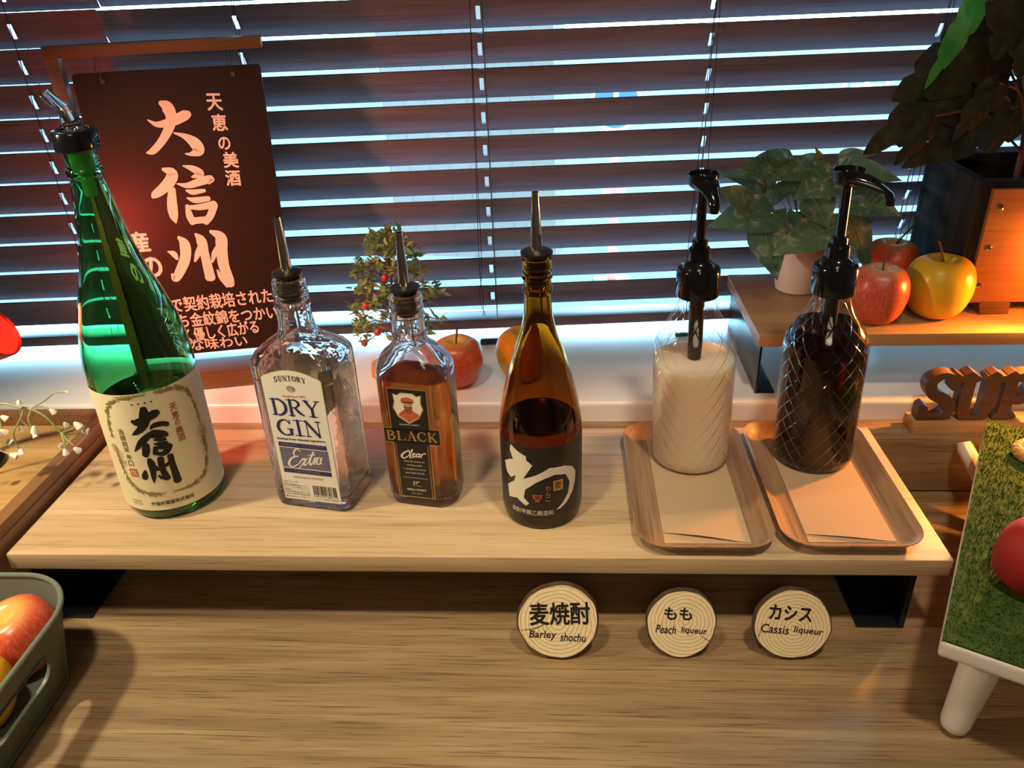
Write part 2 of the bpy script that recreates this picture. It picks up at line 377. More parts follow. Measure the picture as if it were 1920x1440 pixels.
# --- flat marks: strokes, polygons and type laid on a surface by map(u, v) -> point
_lay = 0
def stroke(bm, pts, mp, mi=0, n=6, k=1.0, cap=3):
    global _lay
    _lay = (_lay + 1) % 12; e_ = .0025*_lay; mp0 = mp; mp = lambda u, v: mp0(u, v, e_)
    P = cat(pts, n); L = []; R = []; c = []
    for i, (x, y, w_) in enumerate(P):
        a = P[max(i-1, 0)]; b = P[min(i+1, len(P)-1)]
        dx, dy = b[0]-a[0], b[1]-a[1]; l = math.hypot(dx, dy) or 1
        h = max(w_, 0.01)*k/2; L.append((x - dy/l*h, y + dx/l*h)); R.append((x + dy/l*h, y - dx/l*h)); c.append((dx/l, dy/l, h))
    lv = [bm.verts.new(mp(*p)) for p in L]; rv = [bm.verts.new(mp(*p)) for p in R]
    for i in range(len(P)-1): bm.faces.new((lv[i], rv[i], rv[i+1], lv[i+1])).material_index = mi
    for e, sgn in ((0, -1), (-1, 1)):
        dx, dy, h = c[e]; x, y = P[e][0], P[e][1]; arc = []
        for q in range(1, cap+1):
            a = PI*q/(cap+1); s_, c_ = math.sin(a)*0.7, math.cos(a)
            arc.append(bm.verts.new(mp(x + sgn*dx*h*s_ - dy*h*c_, y + sgn*dy*h*s_ + dx*h*c_)))
        try: bm.faces.new([lv[e]] + arc + [rv[e]]).material_index = mi
        except ValueError: pass
def poly(bm, pts, mp, mi=0, fine=0):
    if fine:                # split the flat outline small enough to follow a curved surface
        P3 = [Vector((p[0], p[1], 0)) for p in pts]
        todo = [[Vector(P3[i]) for i in t] for t in tessellate_polygon([P3])]
        while todo:
            a, b_, c = todo.pop()
            L = [((a-b_).length, 0), ((b_-c).length, 1), ((c-a).length, 2)]; l, k = max(L)
            if l > fine:
                if k == 0: m_ = (a+b_)/2; todo += [[a, m_, c], [m_, b_, c]]
                elif k == 1: m_ = (b_+c)/2; todo += [[a, b_, m_], [a, m_, c]]
                else: m_ = (c+a)/2; todo += [[a, b_, m_], [m_, b_, c]]
            else: bm.faces.new([bm.verts.new(mp(q.x, q.y)) for q in (a, b_, c)]).material_index = mi
        return
    vs = [bm.verts.new(mp(*p)) for p in pts]
    for tri in tessellate_polygon([[Vector((p[0], p[1], 0)) for p in pts]]):
        try: bm.faces.new([vs[i] for i in tri]).material_index = mi
        except ValueError: pass
def quad(bm, u0, u1, v0, v1, mp, mi=0, n=1):
    for i in range(n):
        a, b = u0 + (u1-u0)*i/n, u0 + (u1-u0)*(i+1)/n
        bm.faces.new([bm.verts.new(mp(*p)) for p in ((a, v0), (b, v0), (b, v1), (a, v1))]).material_index = mi
_tc = {}
def type_mesh(body, bold):
    k = (body, bold)
    if k not in _tc:
        cu = D.curves.new('type', 'FONT'); cu.body = body; cu.offset = bold; cu.resolution_u = 3
        o = D.objects.new('type', cu); COL.objects.link(o); bpy.context.view_layer.update()
        me = D.meshes.new_from_object(o.evaluated_get(bpy.context.evaluated_depsgraph_get()))
        _tc[k] = ([tuple(v.co) for v in me.vertices], [tuple(p.vertices) for p in me.polygons])
        D.objects.remove(o); D.curves.remove(cu); D.meshes.remove(me)
    return _tc[k]
def text(bm, body, x0, y0, x1, y1, h, mp, mi=0, bold=0.0, shear=0.0):
    if bold > 0:            # a broad pen: the same outline laid a few times, slightly shifted
        d = bold*h
        for i in range(6):
            ox_, oy_ = d*math.cos(PI*i/3), d*math.sin(PI*i/3)
            text(bm, body, x0 + ox_, y0 + oy_, x1 + ox_, y1 + oy_, h, lambda u, v, e=0, i=i: mp(u, v, e + .003*(i + 1)), mi, 0, shear)
    _text(bm, body, x0, y0, x1, y1, h, mp, mi, 0, shear)
def _text(bm, body, x0, y0, x1, y1, h, mp, mi=0, bold=0.0, shear=0.0):
    """body fitted between the middles of its left and right ends, h tall"""
    V, F = type_mesh(body, bold)
    xs = [v[0] for v in V]; ys = [v[1] for v in V]; a, b, c, d = min(xs), max(xs), min(ys), max(ys)
    L = math.hypot(x1-x0, y1-y0); ca, sa = (x1-x0)/L, (y1-y0)/L
    out = []
    for v in V:
        py = ((v[1]-c)/(d-c) - 0.5)*h; px = (v[0]-a)/(b-a)*L + shear*py
        out.append(bm.verts.new(mp(x0 + px*ca - py*sa, y0 + px*sa + py*ca)))
    for f in F:
        try: bm.faces.new([out[i] for i in f]).material_index = mi
        except ValueError: pass
def glyph_at(bm, ch, cx, cy, h, mp, mi=0, bold=0.0, ang=0.0, wf=0.92):
    ca, sa = math.cos(ang)*h*wf/2, math.sin(ang)*h*wf/2
    text(bm, ch, cx-ca, cy-sa, cx+ca, cy+sa, h, mp, mi, bold)
# serif capitals drawn as strokes in a unit box: t thick stem, h hairline
def serif(ch, t=0.20, h=0.07, sl=0.06):
    def V(x, a=0.0, b=1.0, w=t): return [(x, a, w), (x, b, w)]
    def H(x0, x1, y, w=sl): return [(x0, y, w), (x1, y, w)]
    e = sl/2; G = {
    'I': [V(.5), H(.22, .78, e), H(.22, .78, 1-e)],
    'D': [V(.22), H(.02, .45, e), H(.02, .45, 1-e), [(.3, 1-e, h), (.58, .97, t*.7), (.86, .74, t), (.92, .5, t*1.1), (.86, .26, t), (.58, .03, t*.7), (.3, e, h)]],
    'R': [V(.22), H(.02, .42, e), H(.02, .45, 1-e), [(.3, 1-e, h), (.56, .96, t*.7), (.76, .76, t), (.56, .54, t*.6), (.3, .5, h)], [(.48, .50, t*.8), (.70, .22, t), (.98, e, t*.5)]],
    'P': [V(.24), H(.02, .5, e), H(.02, .5, 1-e), [(.3, 1-e, h), (.60, .95, t*.8), (.82, .72, t), (.60, .46, t*.8), (.3, .44, h)]],
    'Y': [[(.14, .98, t), (.5, .46, t)], [(.88, .98, h), (.5, .46, h*1.3)], V(.5, 0, .5), H(0, .32, 1-e), H(.7, 1.02, 1-e), H(.25, .75, e)],
    'G': [[(.84, .74, h), (.72, .93, h*1.4), (.5, .98, t*.5), (.22, .82, t*.9), (.10, .5, t*1.1), (.22, .18, t*.9), (.5, .02, t*.5), (.76, .08, h*1.5), (.86, .2, h)], V(.86, .05, .42), H(.66, 1.02, .42), V(.86, .72, .98, h)],
    'N': [V(.16, 0, 1, h), [(.14, .98, t), (.86, .02, t)], V(.86, 0, 1, h), H(0, .32, e), H(0, .22, 1-e), H(.7, 1.02, 1-e)],
    'S': [[(.80, .76, h), (.70, .94, t*.6), (.45, .98, t*.6), (.20, .82, t), (.28, .60, t), (.52, .5, t*1.15), (.78, .36, t), (.78, .14, t*.9), (.5, .02, t*.6), (.26, .06, t*.6), (.14, .24, h)], V(.82, .70, .98, h*1.2), V(.12, .02, .30, h*1.2)],
    'U': [V(.22, .28, 1), [(.22, .34, t), (.28, .10, t*.9), (.5, .02, t*.6), (.72, .10, t*.7), (.80, .34, h*1.3)], V(.80, .3, 1, h*1.4), H(.02, .42, 1-e), H(.62, 1.0, 1-e)],
    'T': [V(.5), H(.02, .98, 1-e), H(.26, .74, e), V(.05, .78, 1, h), V(.95, .78, 1, h)],
    'O': [[(.5, .98, t*.5), (.18, .82, t*.9), (.08, .5, t*1.1), (.18, .18, t*.9), (.5, .02, t*.5), (.82, .18, t*.9), (.92, .5, t*1.1), (.82, .82, t*.9), (.5, .98, t*.5)]],
    'B': [V(.22), H(.02, .45, e), H(.02, .45, 1-e), [(.3, 1-e, h), (.56, .96, t*.7), (.74, .77, t), (.56, .56, t*.6), (.3, .53, h)], [(.3, .53, h), (.62, .50, t*.7), (.84, .27, t), (.62, .04, t*.7), (.3, e, h)]],
    'L': [V(.22), H(.02, .42, 1-e), H(.02, .88, e), V(.86, 0, .26, h)],
    'A': [[(.5, 1, t), (.86, 0, t)], [(.5, .98, h), (.14, 0, h*1.2)], H(.26, .72, .36), H(0, .3, e), H(.68, 1.02, e)],
    'C': [[(.86, .74, h), (.74, .93, h*1.4), (.52, .98, t*.5), (.22, .82, t*.9), (.10, .5, t*1.1), (.22, .18, t*.9), (.52, .02, t*.5), (.78, .09, h*1.5), (.88, .26, h)], V(.87, .70, .98, h)],
    'K': [V(.22), H(.02, .42, e), H(.02, .42, 1-e), [(.86, .97, h*1.2), (.3, .42, h*1.2)], [(.42, .54, t), (.9, .02, t)], H(.66, 1.0, 1-e), H(.7, 1.02, e)]}
    return G[ch]
def serif_word(bm, word, x0, y0, x1, y1, hL, mp, mi=0, gap=0.16, t=0.2, hair=0.07, arc=0.0, hs=None):
    """word set between two baseline points; hL letter height"""
    L = math.hypot(x1-x0, y1-y0); ca, sa = (x1-x0)/L, (y1-y0)/L
    wd = [0.5 if c == 'I' else 1.0 for c in word]; tot = sum(wd) + gap*(len(word)-1); q = L/tot; x = 0
    for i, c in enumerate(word):
        H = hL if hs is None else hs[i]
        for st in serif(c, t, hair):
            pts = []
            for (a, b, w_) in st:
                xx = x + ((a-.25) if c == 'I' else a)*q; yy = b*H
                m_ = (xx/L - 0.5)*2; yy += arc*(1-m_*m_)
                pts.append((x0 + xx*ca - yy*sa, y0 + xx*sa + yy*ca, w_*min(q, H)))
            stroke(bm, pts, mp, mi, n=4 if len(pts) > 2 else 1, cap=1)
        x += (wd[i]+gap)*q
def cylmap(R, th0, eps=0.0):
    def f(u, v, e=0.0):
        a = th0 + u/R; return ((R+eps+e)*math.cos(a), (R+eps+e)*math.sin(a), v)
    return f
def frontmap(y, eps=0.0):
    return lambda u, v, e=0.0: (u, y - eps - e, v)
def subdiv(bm, maxlen):
    """split long edges and put the new points back at the radius of the old ones"""
    for _ in range(5):
        es = [e for e in bm.edges if e.calc_length() > maxlen]
        if not es: break
        tgt = {e: sum(math.hypot(v.co.x, v.co.y) for v in e.verts)/2 for e in es}
        old = set(bm.verts)
        bmesh.ops.subdivide_edges(bm, edges=es, cuts=1)
        for v in bm.verts:
            if v in old: continue
            rs = [math.hypot(e.other_vert(v).co.x, e.other_vert(v).co.y) for e in v.link_edges if e.other_vert(v) in old]
            if rs:
                l = math.hypot(v.co.x, v.co.y); q = sum(rs)/len(rs); v.co.x *= q/l; v.co.y *= q/l
def leaf(bm, base, tip, width, up=(0, 0, 1), cup=0.18, droop=0.12, mi=0, nl=9, nw=3, heart=0.5, wave=0.0, fold=0.0, rib=None):
    b = Vector(base); t = Vector(tip); d = t-b; L = d.length; d.normalize()
    u = Vector(up); s = d.cross(u); s = s.normalized() if s.length > 1e-4 else d.orthogonal().normalized(); nrm = s.cross(d)
    def f(a, c):
        x = a; k = (c-0.5)*2
        prof = (math.sin(PI*min(1, x)**(0.45+0.25*(1-heart)))**0.9) * (1-0.15*x)
        if x < 0.02: prof = 0.05
        if x > 0.98: prof = 0.02
        ww = width/2*prof
        back = -heart*0.16*L*abs(k)**2*max(0, 1-2.2*x)
        z = cup*ww*(k*k)*1.3 - droop*L*x*x + droop*L*0.5*x + wave*math.sin(x*9+k*2)*ww - fold*abs(k)*ww
        return b + d*(x*L + back) + s*(k*ww) + nrm*z
    grid(bm, f, nl, nw*2, mi)
    if rib is not None:
        tube(bm, [f(.02 + .96*k/10, .5) + nrm*.02 for k in range(11)], [.09 - .06*k/10 for k in range(11)], 5, rib)
        for k in range(2, 8):
            for sg in (-1, 1): tube(bm, [f(min(.98, .1*k + .11*q/3), .5 + sg*.5*.88*q/3) + nrm*.015 for q in range(4)], [.035, .03, .025, .015], 4, rib)

# traced brush strokes (u, v, width) and leaf axes (base, tip, width), centimetres
SIGN = [[[-3.62,39.18,0.58],[-2.97,38.66,1.45],[-2.76,37.49,1.27],[-3.36,36.15,1.08],[-4.6,34.64,0.89],[-5.84,33.62,0.76],[-6.57,33.47,0.24]],[[-5.53,37.31,0.16],[-4.5,36.71,0.68],[-2.68,36.99,1.08],[-1.17,37.58,1.17],[-0.64,37.75,0.78]],[[-2.89,35.63,0.16],[-1.72,35.15,0.7],[-0.71,34.29,1.4],[-0.42,33.36,1.31],[-1.4,32.98,0.5],[-2.08,33.06,0.16]],[[-5.17,31.39,0.41],[-4.2,30.85,1.27],[-4.61,29.94,1.35],[-5.75,28.97,1.2],[-6.82,28.31,0.93],[-7.19,28.02,0.41]],[[-4.65,28.89,0.83],[-5.08,27.01,1.21],[-5.23,25.5,1.1],[-5.17,24.56,0.26]],[[-2.71,31.63,0.16],[-1.6,31.18,0.82],[-0.83,30.5,0.92],[-1.92,30.17,0.25]],[[-3.91,29.47,0.16],[-2.65,29.17,0.72],[-0.93,29.57,0.99],[0.34,29.79,0.83],[-0.09,29.19,0.21]],[[-2.99,28.56,0.25],[-2.23,28.29,0.69],[-0.77,28.39,0.42]],[[-3.1,27.61,0.21],[-2.15,27.26,0.76],[-0.48,27.35,0.63]],[[-3.31,26.66,0.42],[-3.29,25.35,0.89],[-3.1,24.35,0.75]],[[-3.26,26.44,0.42],[-1.84,26.33,0.76],[0.08,26.57,0.93]],[[0.03,26.51,0.93],[-0.74,25.15,0.9],[-1.54,24.33,0.81]],[[-3.24,24.65,0.85],[-1.36,24.65,0.86]],[[-5.26,22.64,0.43],[-4.74,21.69,1.3],[-5.03,19.9,1.32],[-6.07,18.14,1.22],[-6.96,17.05,0.89],[-7.22,17.78,0.27]],[[-7.03,20.87,0.17],[-6.38,20.47,0.79],[-6.12,19.76,0.4]],[[-3.1,22.91,0.32],[-2.57,21.96,1.26],[-2.54,20.14,1.14],[-2.51,18.05,1.25],[-2.5,16.76,1.31]],[[-3.17,21.15,0.17],[-3.41,20.22,0.7],[-3.97,19.23,0.27]],[[-0.99,20.92,0.18],[-1.32,20.04,0.66],[-1.83,18.93,0.27]],[[-1.17,23.08,0.43],[-0.08,22.21,1.44],[-0.3,20.41,1.45],[-0.45,18.34,1.38],[-0.18,16.43,1.27],[-0.13,15.59,1.05]],[[-1.41,17.84,0.18],[-1.09,16.75,0.68],[-0.47,15.5,0.68]]]
LABEL = [[[-0.94,14.1,1.8],[-1.02,13.38,2.7],[-1.2,12.62,2.88],[-1.66,11.89,2.16],[-2.25,11.44,1.44],[-2.73,11.2,0.29]],[[-2.34,12.78,1.08],[-1.86,12.61,2.34],[-0.95,12.91,2.16],[-0.13,13.27,2.52],[0.23,13.38,1.8]],[[-0.88,11.63,0.29],[-0.43,11.97,1.44],[0.32,11.97,1.62],[0.84,11.72,1.44]],[[-0.5,11.29,1.44],[-1.25,10.89,1.8],[-2.08,10.19,1.98],[-2.99,9.2,0.29]],[[-1.67,9.9,1.8],[-1.84,9.21,2.16],[-2.03,8.64,1.8]],[[-0.45,11.28,1.08],[-0.01,10.97,1.8],[0.46,10.75,1.26]],[[-1.09,10.74,0.29],[-0.36,10.67,1.62],[0.53,10.61,1.26]],[[-0.82,10.32,0.43],[-0.29,10.18,1.08],[0.27,10.11,0.9]],[[-0.92,9.87,0.43],[-0.3,9.71,1.26],[0.31,9.68,1.01]],[[-0.88,9.45,1.08],[-1.01,8.7,1.62]],[[-0.9,9.39,0.9],[-0.12,9.29,1.62],[0.5,9.25,1.62]],[[0.5,9.25,1.8],[0.09,8.74,1.98],[-0.31,8.45,1.44]],[[-1.05,8.71,1.26],[-0.31,8.45,1.44]],[[-1.78,8.06,1.44],[-1.72,7.51,2.16],[-1.75,6.78,1.8],[-1.86,5.93,1.44],[-2.0,5.14,0.29]],[[-2.51,6.74,0.72],[-2.71,6.13,1.8],[-2.83,5.76,1.44]],[[-0.69,8.02,1.8],[-0.79,7.19,1.8],[-0.75,6.32,1.8],[-0.61,5.47,2.16]],[[-1.36,7.2,0.54],[-1.24,6.69,1.26]],[[0.28,8.06,1.8],[0.25,7.1,1.8],[0.29,5.97,1.98],[0.32,4.83,2.34]],[[-0.66,6.91,0.43],[-0.34,7.06,1.08],[0.01,7.31,0.72]],[[-1.32,5.96,0.72],[-1.06,5.59,1.08]]]
EXTRA = [[[-0.13,7.69,0.1],[-0.47,7.99,0.12],[-0.94,7.51,0.18],[-0.88,7.01,0.12],[-0.48,7.06,0.08]],[[-0.64,7.04,0.1],[-1.33,6.7,0.18],[-1.78,5.96,0.23],[-1.46,5.57,0.15],[-0.67,6.01,0.1]],[[-0.67,6.01,0.08],[-0.08,6.68,0.15],[0.24,6.72,0.18],[-0.04,6.0,0.18],[0.28,6.04,0.1]],[[0.59,6.93,0.1],[-0.09,6.17,0.1],[-0.68,5.49,0.08]],[[0.28,6.04,0.08],[1.2,7.34,0.1],[1.43,7.79,0.08]],[[1.37,7.87,0.08],[0.77,6.61,0.2],[0.76,6.1,0.18],[1.12,6.4,0.1]],[[0.57,7.27,0.08],[1.52,7.42,0.08]],[[1.04,6.39,0.06],[1.46,7.04,0.15],[1.24,6.19,0.15]],[[1.43,6.86,0.08],[1.7,7.1,0.12],[1.85,7.05,0.1]],[[2.19,7.09,0.12],[1.85,7.08,0.1],[1.56,6.45,0.18],[1.85,6.32,0.1],[2.17,6.95,0.1]],[[2.24,7.16,0.12],[1.99,6.51,0.18],[2.2,6.36,0.08]]]
CLEAR = [[[-0.26,7.11,0.1],[-0.3,7.44,0.1],[-0.86,7.12,0.12],[-1.21,6.66,0.15],[-0.93,6.44,0.1],[-0.44,6.75,0.08]],[[-0.44,6.75,0.05],[0.08,7.49,0.1],[0.01,7.56,0.06],[-0.26,6.6,0.1],[-0.08,6.62,0.05]],[[-0.03,6.8,0.05],[0.34,7.1,0.09],[0.11,7.07,0.09],[0.07,6.62,0.1],[0.42,6.84,0.05]],[[0.87,7.12,0.08],[0.57,7.09,0.08],[0.41,6.73,0.1],[0.77,6.84,0.06]],[[0.9,7.16,0.09],[0.72,6.72,0.1],[0.96,6.8,0.05]],[[1.09,7.15,0.08],[1.01,6.7,0.08]],[[1.1,7.02,0.05],[1.4,7.25,0.09],[1.55,7.2,0.08]]]
POTHOS = [[[33.2,44.5,27.9],[26.2,42.0,28.5],3.6],[[32.3,43.5,27.6],[23.8,41.0,27.7],2.5],[[30.1,45.5,25.0],[24.2,43.0,27.5],2.6],[[28.0,42.5,22.9],[23.5,40.0,26.4],3.5],[[30.6,42.5,22.0],[22.4,40.0,21.5],4.7],[[29.7,41.5,20.5],[32.0,39.0,14.1],4.2],[[36.6,43.5,27.9],[29.8,41.0,27.1],3.1],[[37.9,44.5,25.3],[35.6,42.0,30.6],2.3],[[37.4,40.5,27.3],[32.4,38.0,25.4],4.2],[[35.3,44.5,25.2],[30.4,42.0,25.3],2.7],[[33.2,43.5,21.7],[32.4,41.0,16.9],3.7],[[38.7,40.5,20.8],[30.6,38.0,18.2],4.6],[[40.1,42.5,27.3],[45.8,40.0,26.9],3.1],[[40.5,41.5,24.3],[46.2,39.0,22.7],4.6],[[40.8,42.5,21.8],[44.6,40.0,13.9],3.5],[[39.7,45.5,28.3],[43.1,43.0,29.5],1.9],[[36.3,45.5,21.0],[35.9,43.0,17.9],2.9],[[40.7,46.5,17.9],[44.8,44.0,20.5],3.3],[[35.8,41.5,24.2],[37.4,39.0,21.1],3.7],[[32.1,46.5,24.9],[29.6,44.0,21.8],3.1]]
MONST = [[[53.6,46.0,47.1],[47.8,42.0,38.5],2.8,1],[[57.6,48.0,41.9],[45.9,44.0,36.5],7.7,0],[[56.8,43.0,48.2],[53.3,39.0,41.6],6.2,0],[[58.4,42.0,44.7],[55.8,38.0,39.4],4.2,0],[[54.4,46.0,37.4],[42.8,42.0,30.7],6.2,0],[[49.1,42.0,34.0],[44.2,38.0,29.8],2.8,0],[[59.4,45.0,34.0],[47.5,41.0,28.9],5.7,0],[[56.4,49.0,40.9],[53.0,45.0,32.6],7.7,0],[[61.9,47.0,36.0],[57.4,43.0,30.1],4.9,0],[[56.3,43.0,37.4],[50.9,39.0,32.4],3.0,0],[[57.4,50.0,43.6],[50.3,46.0,39.6],6.2,0]]

# ------------------------------------------------------------------ the room and the street outside
def struct(name, bm, mats, loc=(0, 0, 0), rz=0.0, **k):
    o = finish(name, bm, mats, None, loc, **k); o.rotation_euler.z = rz; o['kind'] = 'structure'; return o
PHI = math.atan(0.068); YB = 51.5                 # the window wall is turned by PHI; YB is the blind's plane at x = 0
b = NB(); box(b, -230, 230, -320, 110, -92, -90); struct('floor', b, 'wall')
b = NB(); box(b, -230, 230, -320, 110, 170, 172); struct('ceiling', b, 'wall')
b = NB(); box(b, -232, -230, -320, 110, -90, 170); struct('wall_left', b, 'wall')
b = NB(); box(b, 230, 232, -320, 110, -90, 170); struct('wall_right', b, 'wall')
b = NB(); box(b, -230, 230, -322, -320, -90, 170); struct('wall_front', b, 'wall')
b = NB()
box(b, -236, -122, 4.5, 12, -90, 170); box(b, 118, 236, 4.5, 12, -90, 170); box(b, -122, 118, 4.5, 12, 100, 170)
box(b, -122, 118, 4.5, 12, -90, -1)
struct('wall_back', b, 'wall', (0, YB, 0), PHI)
b = NB(); box(b, -120, 120, 29.8, 62, -7, 0.9, 0.7, seg=4); struct('trim_1', b, 'sill')
b = NB(); box(b, -119, 115, 5.2, 5.5, 1.0, 100); pane = struct('window_1', b, 'pane', (0, YB, 0), PHI)
b = NB()
for x0, x1 in ((-122, -119), (115, 118)): box(b, x0, x1, 4, 8, -0.9, 100)
box(b, -119, 115, 4.2, 8, -0.9, 0.95); box(b, -119, 115, 4.2, 8, 97, 100)
o = finish('window_frame', b, 'frame', pane); 
# street: paving, siding, sign boards far outside
m, nt, bb = newmat('pale_paving')
f = noise(nt, coords(nt, (6, 6, 6)), 1.0, 6, 0.7); link(nt, ramp(nt, f, [(0.3, (0.052, 0.066, 0.078)), (0.7, (0.066, 0.082, 0.095))]), bb.inputs['Base Color']); setin(bb, Roughness=0.9); M['paving'] = m
m, nt, bb = newmat('white_siding')
cx = coords(nt, (100/11.0, 0.001, 0.001)); sp = node(nt, 'ShaderNodeSeparateXYZ'); link(nt, cx, sp.inputs[0])
fr = node(nt, 'ShaderNodeMath', operation='FRACT'); link(nt, sp.outputs[0], fr.inputs[0])
link(nt, ramp(nt, fr.outputs[0], [(0.0, (0.05, 0.04, 0.04)), (0.07, (0.125, 0.085, 0.07))]), bb.inputs['Base Color']); setin(bb, Roughness=0.6); M['siding'] = m
b = NB(); box(b, -3000, 3000, 75, 3000, -92, -90); o = finish('street_pavement', b, 'paving'); tag(o, 'pale bright pavement outside seen through the blind', None, None, 'structure')
b = NB(); box(b, -88, 0, 0, 30, -90, 210); o = finish('siding_pillar', b, 'siding', None, (0, 340, 0)); o.rotation_euler.z = -0.18
tag(o, 'white building corner with vertical siding outside, seen through the middle of the blind', 'building')
b = NB(); box(b, -420, -130, 0, 100, -90, -52, 8, seg=3); o = finish('hedge', b, 'tinyleaf', None, (0, 1500, 0))
tag(o, 'low green hedge across the street, behind the top left of the blind', 'hedge')
def signboard(name, label, x, y, kind, r):
    t = thing(name, label, 'sign', (x, y, -90))
    bm = NB(); tube(bm, [(0, 0, 0), (0, 0, 62)], 2.0, 10); finish('post', bm, mat('sign_post_red', (0.72, 0.12, 0.10), 0.5), t)
    bm = NB(); mp = frontmap(-1.2); 
    rings_loft(bm, [[(rr*math.cos(a), y_, 86 + rr*1.15*math.sin(a)) for a in [2*PI*k/28 for k in range(28)]] for rr, y_ in ((r, 1.2), (r, -1.2))]); setmi(bm.faces, 0)
    c0 = len(bm.verts)
    for rr, ep, mi in ((r*0.86, -1.35, 1),): poly(bm, [(rr*math.cos(2*PI*k/28), 86 + rr*1.15*math.sin(2*PI*k/28)) for k in range(28)], frontmap(ep), mi)
    quad(bm, -1.1, 1.1, 86 - r*.8, 86 + r*.8, frontmap(-1.5), 2); quad(bm, -r*.7, r*.7, 84, 86, frontmap(-1.52), 2)
    cols = ((0.85, 0.75, 0.15), (0.03, 0.09, 0.55), (0.8, 0.85, 0.9)) if kind == 0 else ((0.75, 0.14, 0.10), (0.10, 0.30, 0.75), (0.85, 0.8, 0.4))
    finish('sign_face', bm, [mat('sign_paint_%d%d' % (kind, i), c, 0.5) for i, c in enumerate(cols)], t)
    bm = NB(); box(bm, -5, 5, -1.5, 1.5, 36, 50, 1); finish('placard', bm, mat('placard_red_%d' % kind, (0.78, 0.16, 0.14), 0.5), t)
    bm = NB(); box(bm, -9, 9, -6, 6, 0, 5, 1.5); finish('foot', bm, 'blacksteel', t)
signboard('street_sign', 'round blue sign with yellow rim outside the blind, left of the leafy pot plant', 27, 300, 0, 11)
signboard('street_sign', 'round red-rimmed sign outside the blind, above the leafy pot plant', 142, 330, 1, 10)

# ------------------------------------------------------------------ counter, ledge, raised shelf
t = thing('counter', 'long brown oak-grain counter filling the foreground', 'counter', (0, -10, -90))
b = NB(); box(b, -130, 130, -36, 35.2, 76, 80, 0.25); finish('worktop', b, 'counter', t)
b = NB(); box(b, -128, 128, -32, 35.2, 0, 76); finish('base_panel', b, 'riser', t)
b = NB(); box(b, -130, 130, 25.2, 29.8, 0, 8, 0.12); o = finish('wooden_ledge', b, 'counter', None, (0, 0, -10))
tag(o, 'narrow raised wooden ledge along the back of the counter below the white sill', 'ledge')
t = thing('raised_shelf', 'long pale oak shelf board on black legs carrying the bottles', 'shelf', (-6.9, 12.4, -10))
b = NB(); box(b, -48.06, 48.03, -12.4, 12.4, 8, 10, 0.16); finish('board', b, 'riser', t)
for x in (-46.6, 45.2):
    b = NB(); s = 1 if x < 0 else -1
    box(b, x - 0.3, x + 0.3, -11.4, 11.0, 0, 8, 0.1); box(b, min(x, x + s*4.5), max(x, x + s*4.5), -11.4, 11.0, 0, 0.35, 0.1); box(b, min(x, x + s*4.5), max(x, x + s*4.5), -11.4, 11.0, 7.65, 8, 0.1)
    finish('leg', b, 'blacksteel', t)

# ------------------------------------------------------------------ venetian blind
def blind(label, XL, XR, tilt, cords):
  t = thing('venetian_blind', label, 'blind', (0, YB, 0.95), PHI)
  b = NB(); th = math.radians(tilt); ch = 4.50; tk = 0.26
  ax = Vector((0, math.cos(th), -math.sin(th))); nx = Vector((0, math.sin(th), math.cos(th)))
  for k in range(22):
      zc = 6.76 + 4.36*k
      def piece(x0, x1, a0, a1):
          st = len(b.verts); box(b, x0, x1, a0, a1, -tk/2, tk/2)
          b.verts.ensure_lookup_table()
          for v in b.verts[st:]:
              x, y, z = v.co; z -= 0.10*(1 - (2*y/ch)**2)
              v.co = Vector((x, 0, zc)) + ax*y + nx*z
      xs = XL; h = ch/2
      for c in cords:
          for a0, a1 in ((-h, -h*.5), (-h*.5, 0), (0, h*.5), (h*.5, h)): piece(xs, c - 0.28, a0, a1)
          piece(c - 0.28, c + 0.28, -h, -h*0.42); piece(c - 0.28, c + 0.28, h*0.42, h); xs = c + 0.28
      for a0, a1 in ((-h, -h*.5), (-h*.5, 0), (0, h*.5), (h*.5, h)): piece(xs, XR, a0, a1)
  bmesh.ops.remove_doubles(b, verts=b.verts, dist=0.0005)
  finish('slats', b, 'slat', t, angle=40)
  b = NB(); box(b, XL, XR, -1.9, 1.9, 2.05, 3.55, 0.18); finish('bottom_rail', b, 'slat', t)
  for c in cords:
      b = NB()
      for dy in (-1.55, 1.55): tube(b, [(c + 0.55, dy, 3.4), (c + 0.55, dy*0.8, 104)], 0.055, 6)
      for k in range(22): tube(b, [(c + 0.55, -1.5, 6.3 + 4.36*k + 1.5), (c + 0.55, 1.5, 6.3 + 4.36*k - 1.8)], 0.035, 5)
      finish('ladder_cord', b, 'cord', t)
  return t
blind('more tightly closed dark brown slatted blind behind the sign stand, left', -118, -55.82, 72, [-67.5])
t = blind('wide dark brown slatted blind filling the window from the black sign to the right', -55.8, 88, 61, [-38.5, -7.2, 23.2, 53.2])
for c, top, zt in ((-7.9, 104, 4.5), (23.6, 104, 3.4), (53.6, 104, 12.0), (-38.0, 104, 9.0)):
    b = NB(); rnd = random.Random(int(c*10))
    for j in range(2):
        pts = [(c + 0.25*j, -1.5 - 0.1*j, top)] + [(c + 0.25*j - (0.035*(70 - z))*(0.5 + 0.5*j)*(0.6 if c < 0 else 1.0) + rnd.uniform(-.1, .1), -1.6 - .1*j, z) for z in (60, 40, 25, 12)]
        pts += [(pts[-1][0] - .6 + 0.9*j, -2.0, 6 + zt*.3 if zt < 8 else zt + 1.5), (pts[-1][0] + .2, -2.6, zt)]
        tube(b, cat(pts, 5), 0.05, 6)
    o = finish('lift_cord', b, 'cord', t)
b = NB(); box(b, -9.4, -6.0, -3.6, -2.7, 0.02, 0.9, 0.3); finish('cord_tassel', b, 'blackrubber', t)
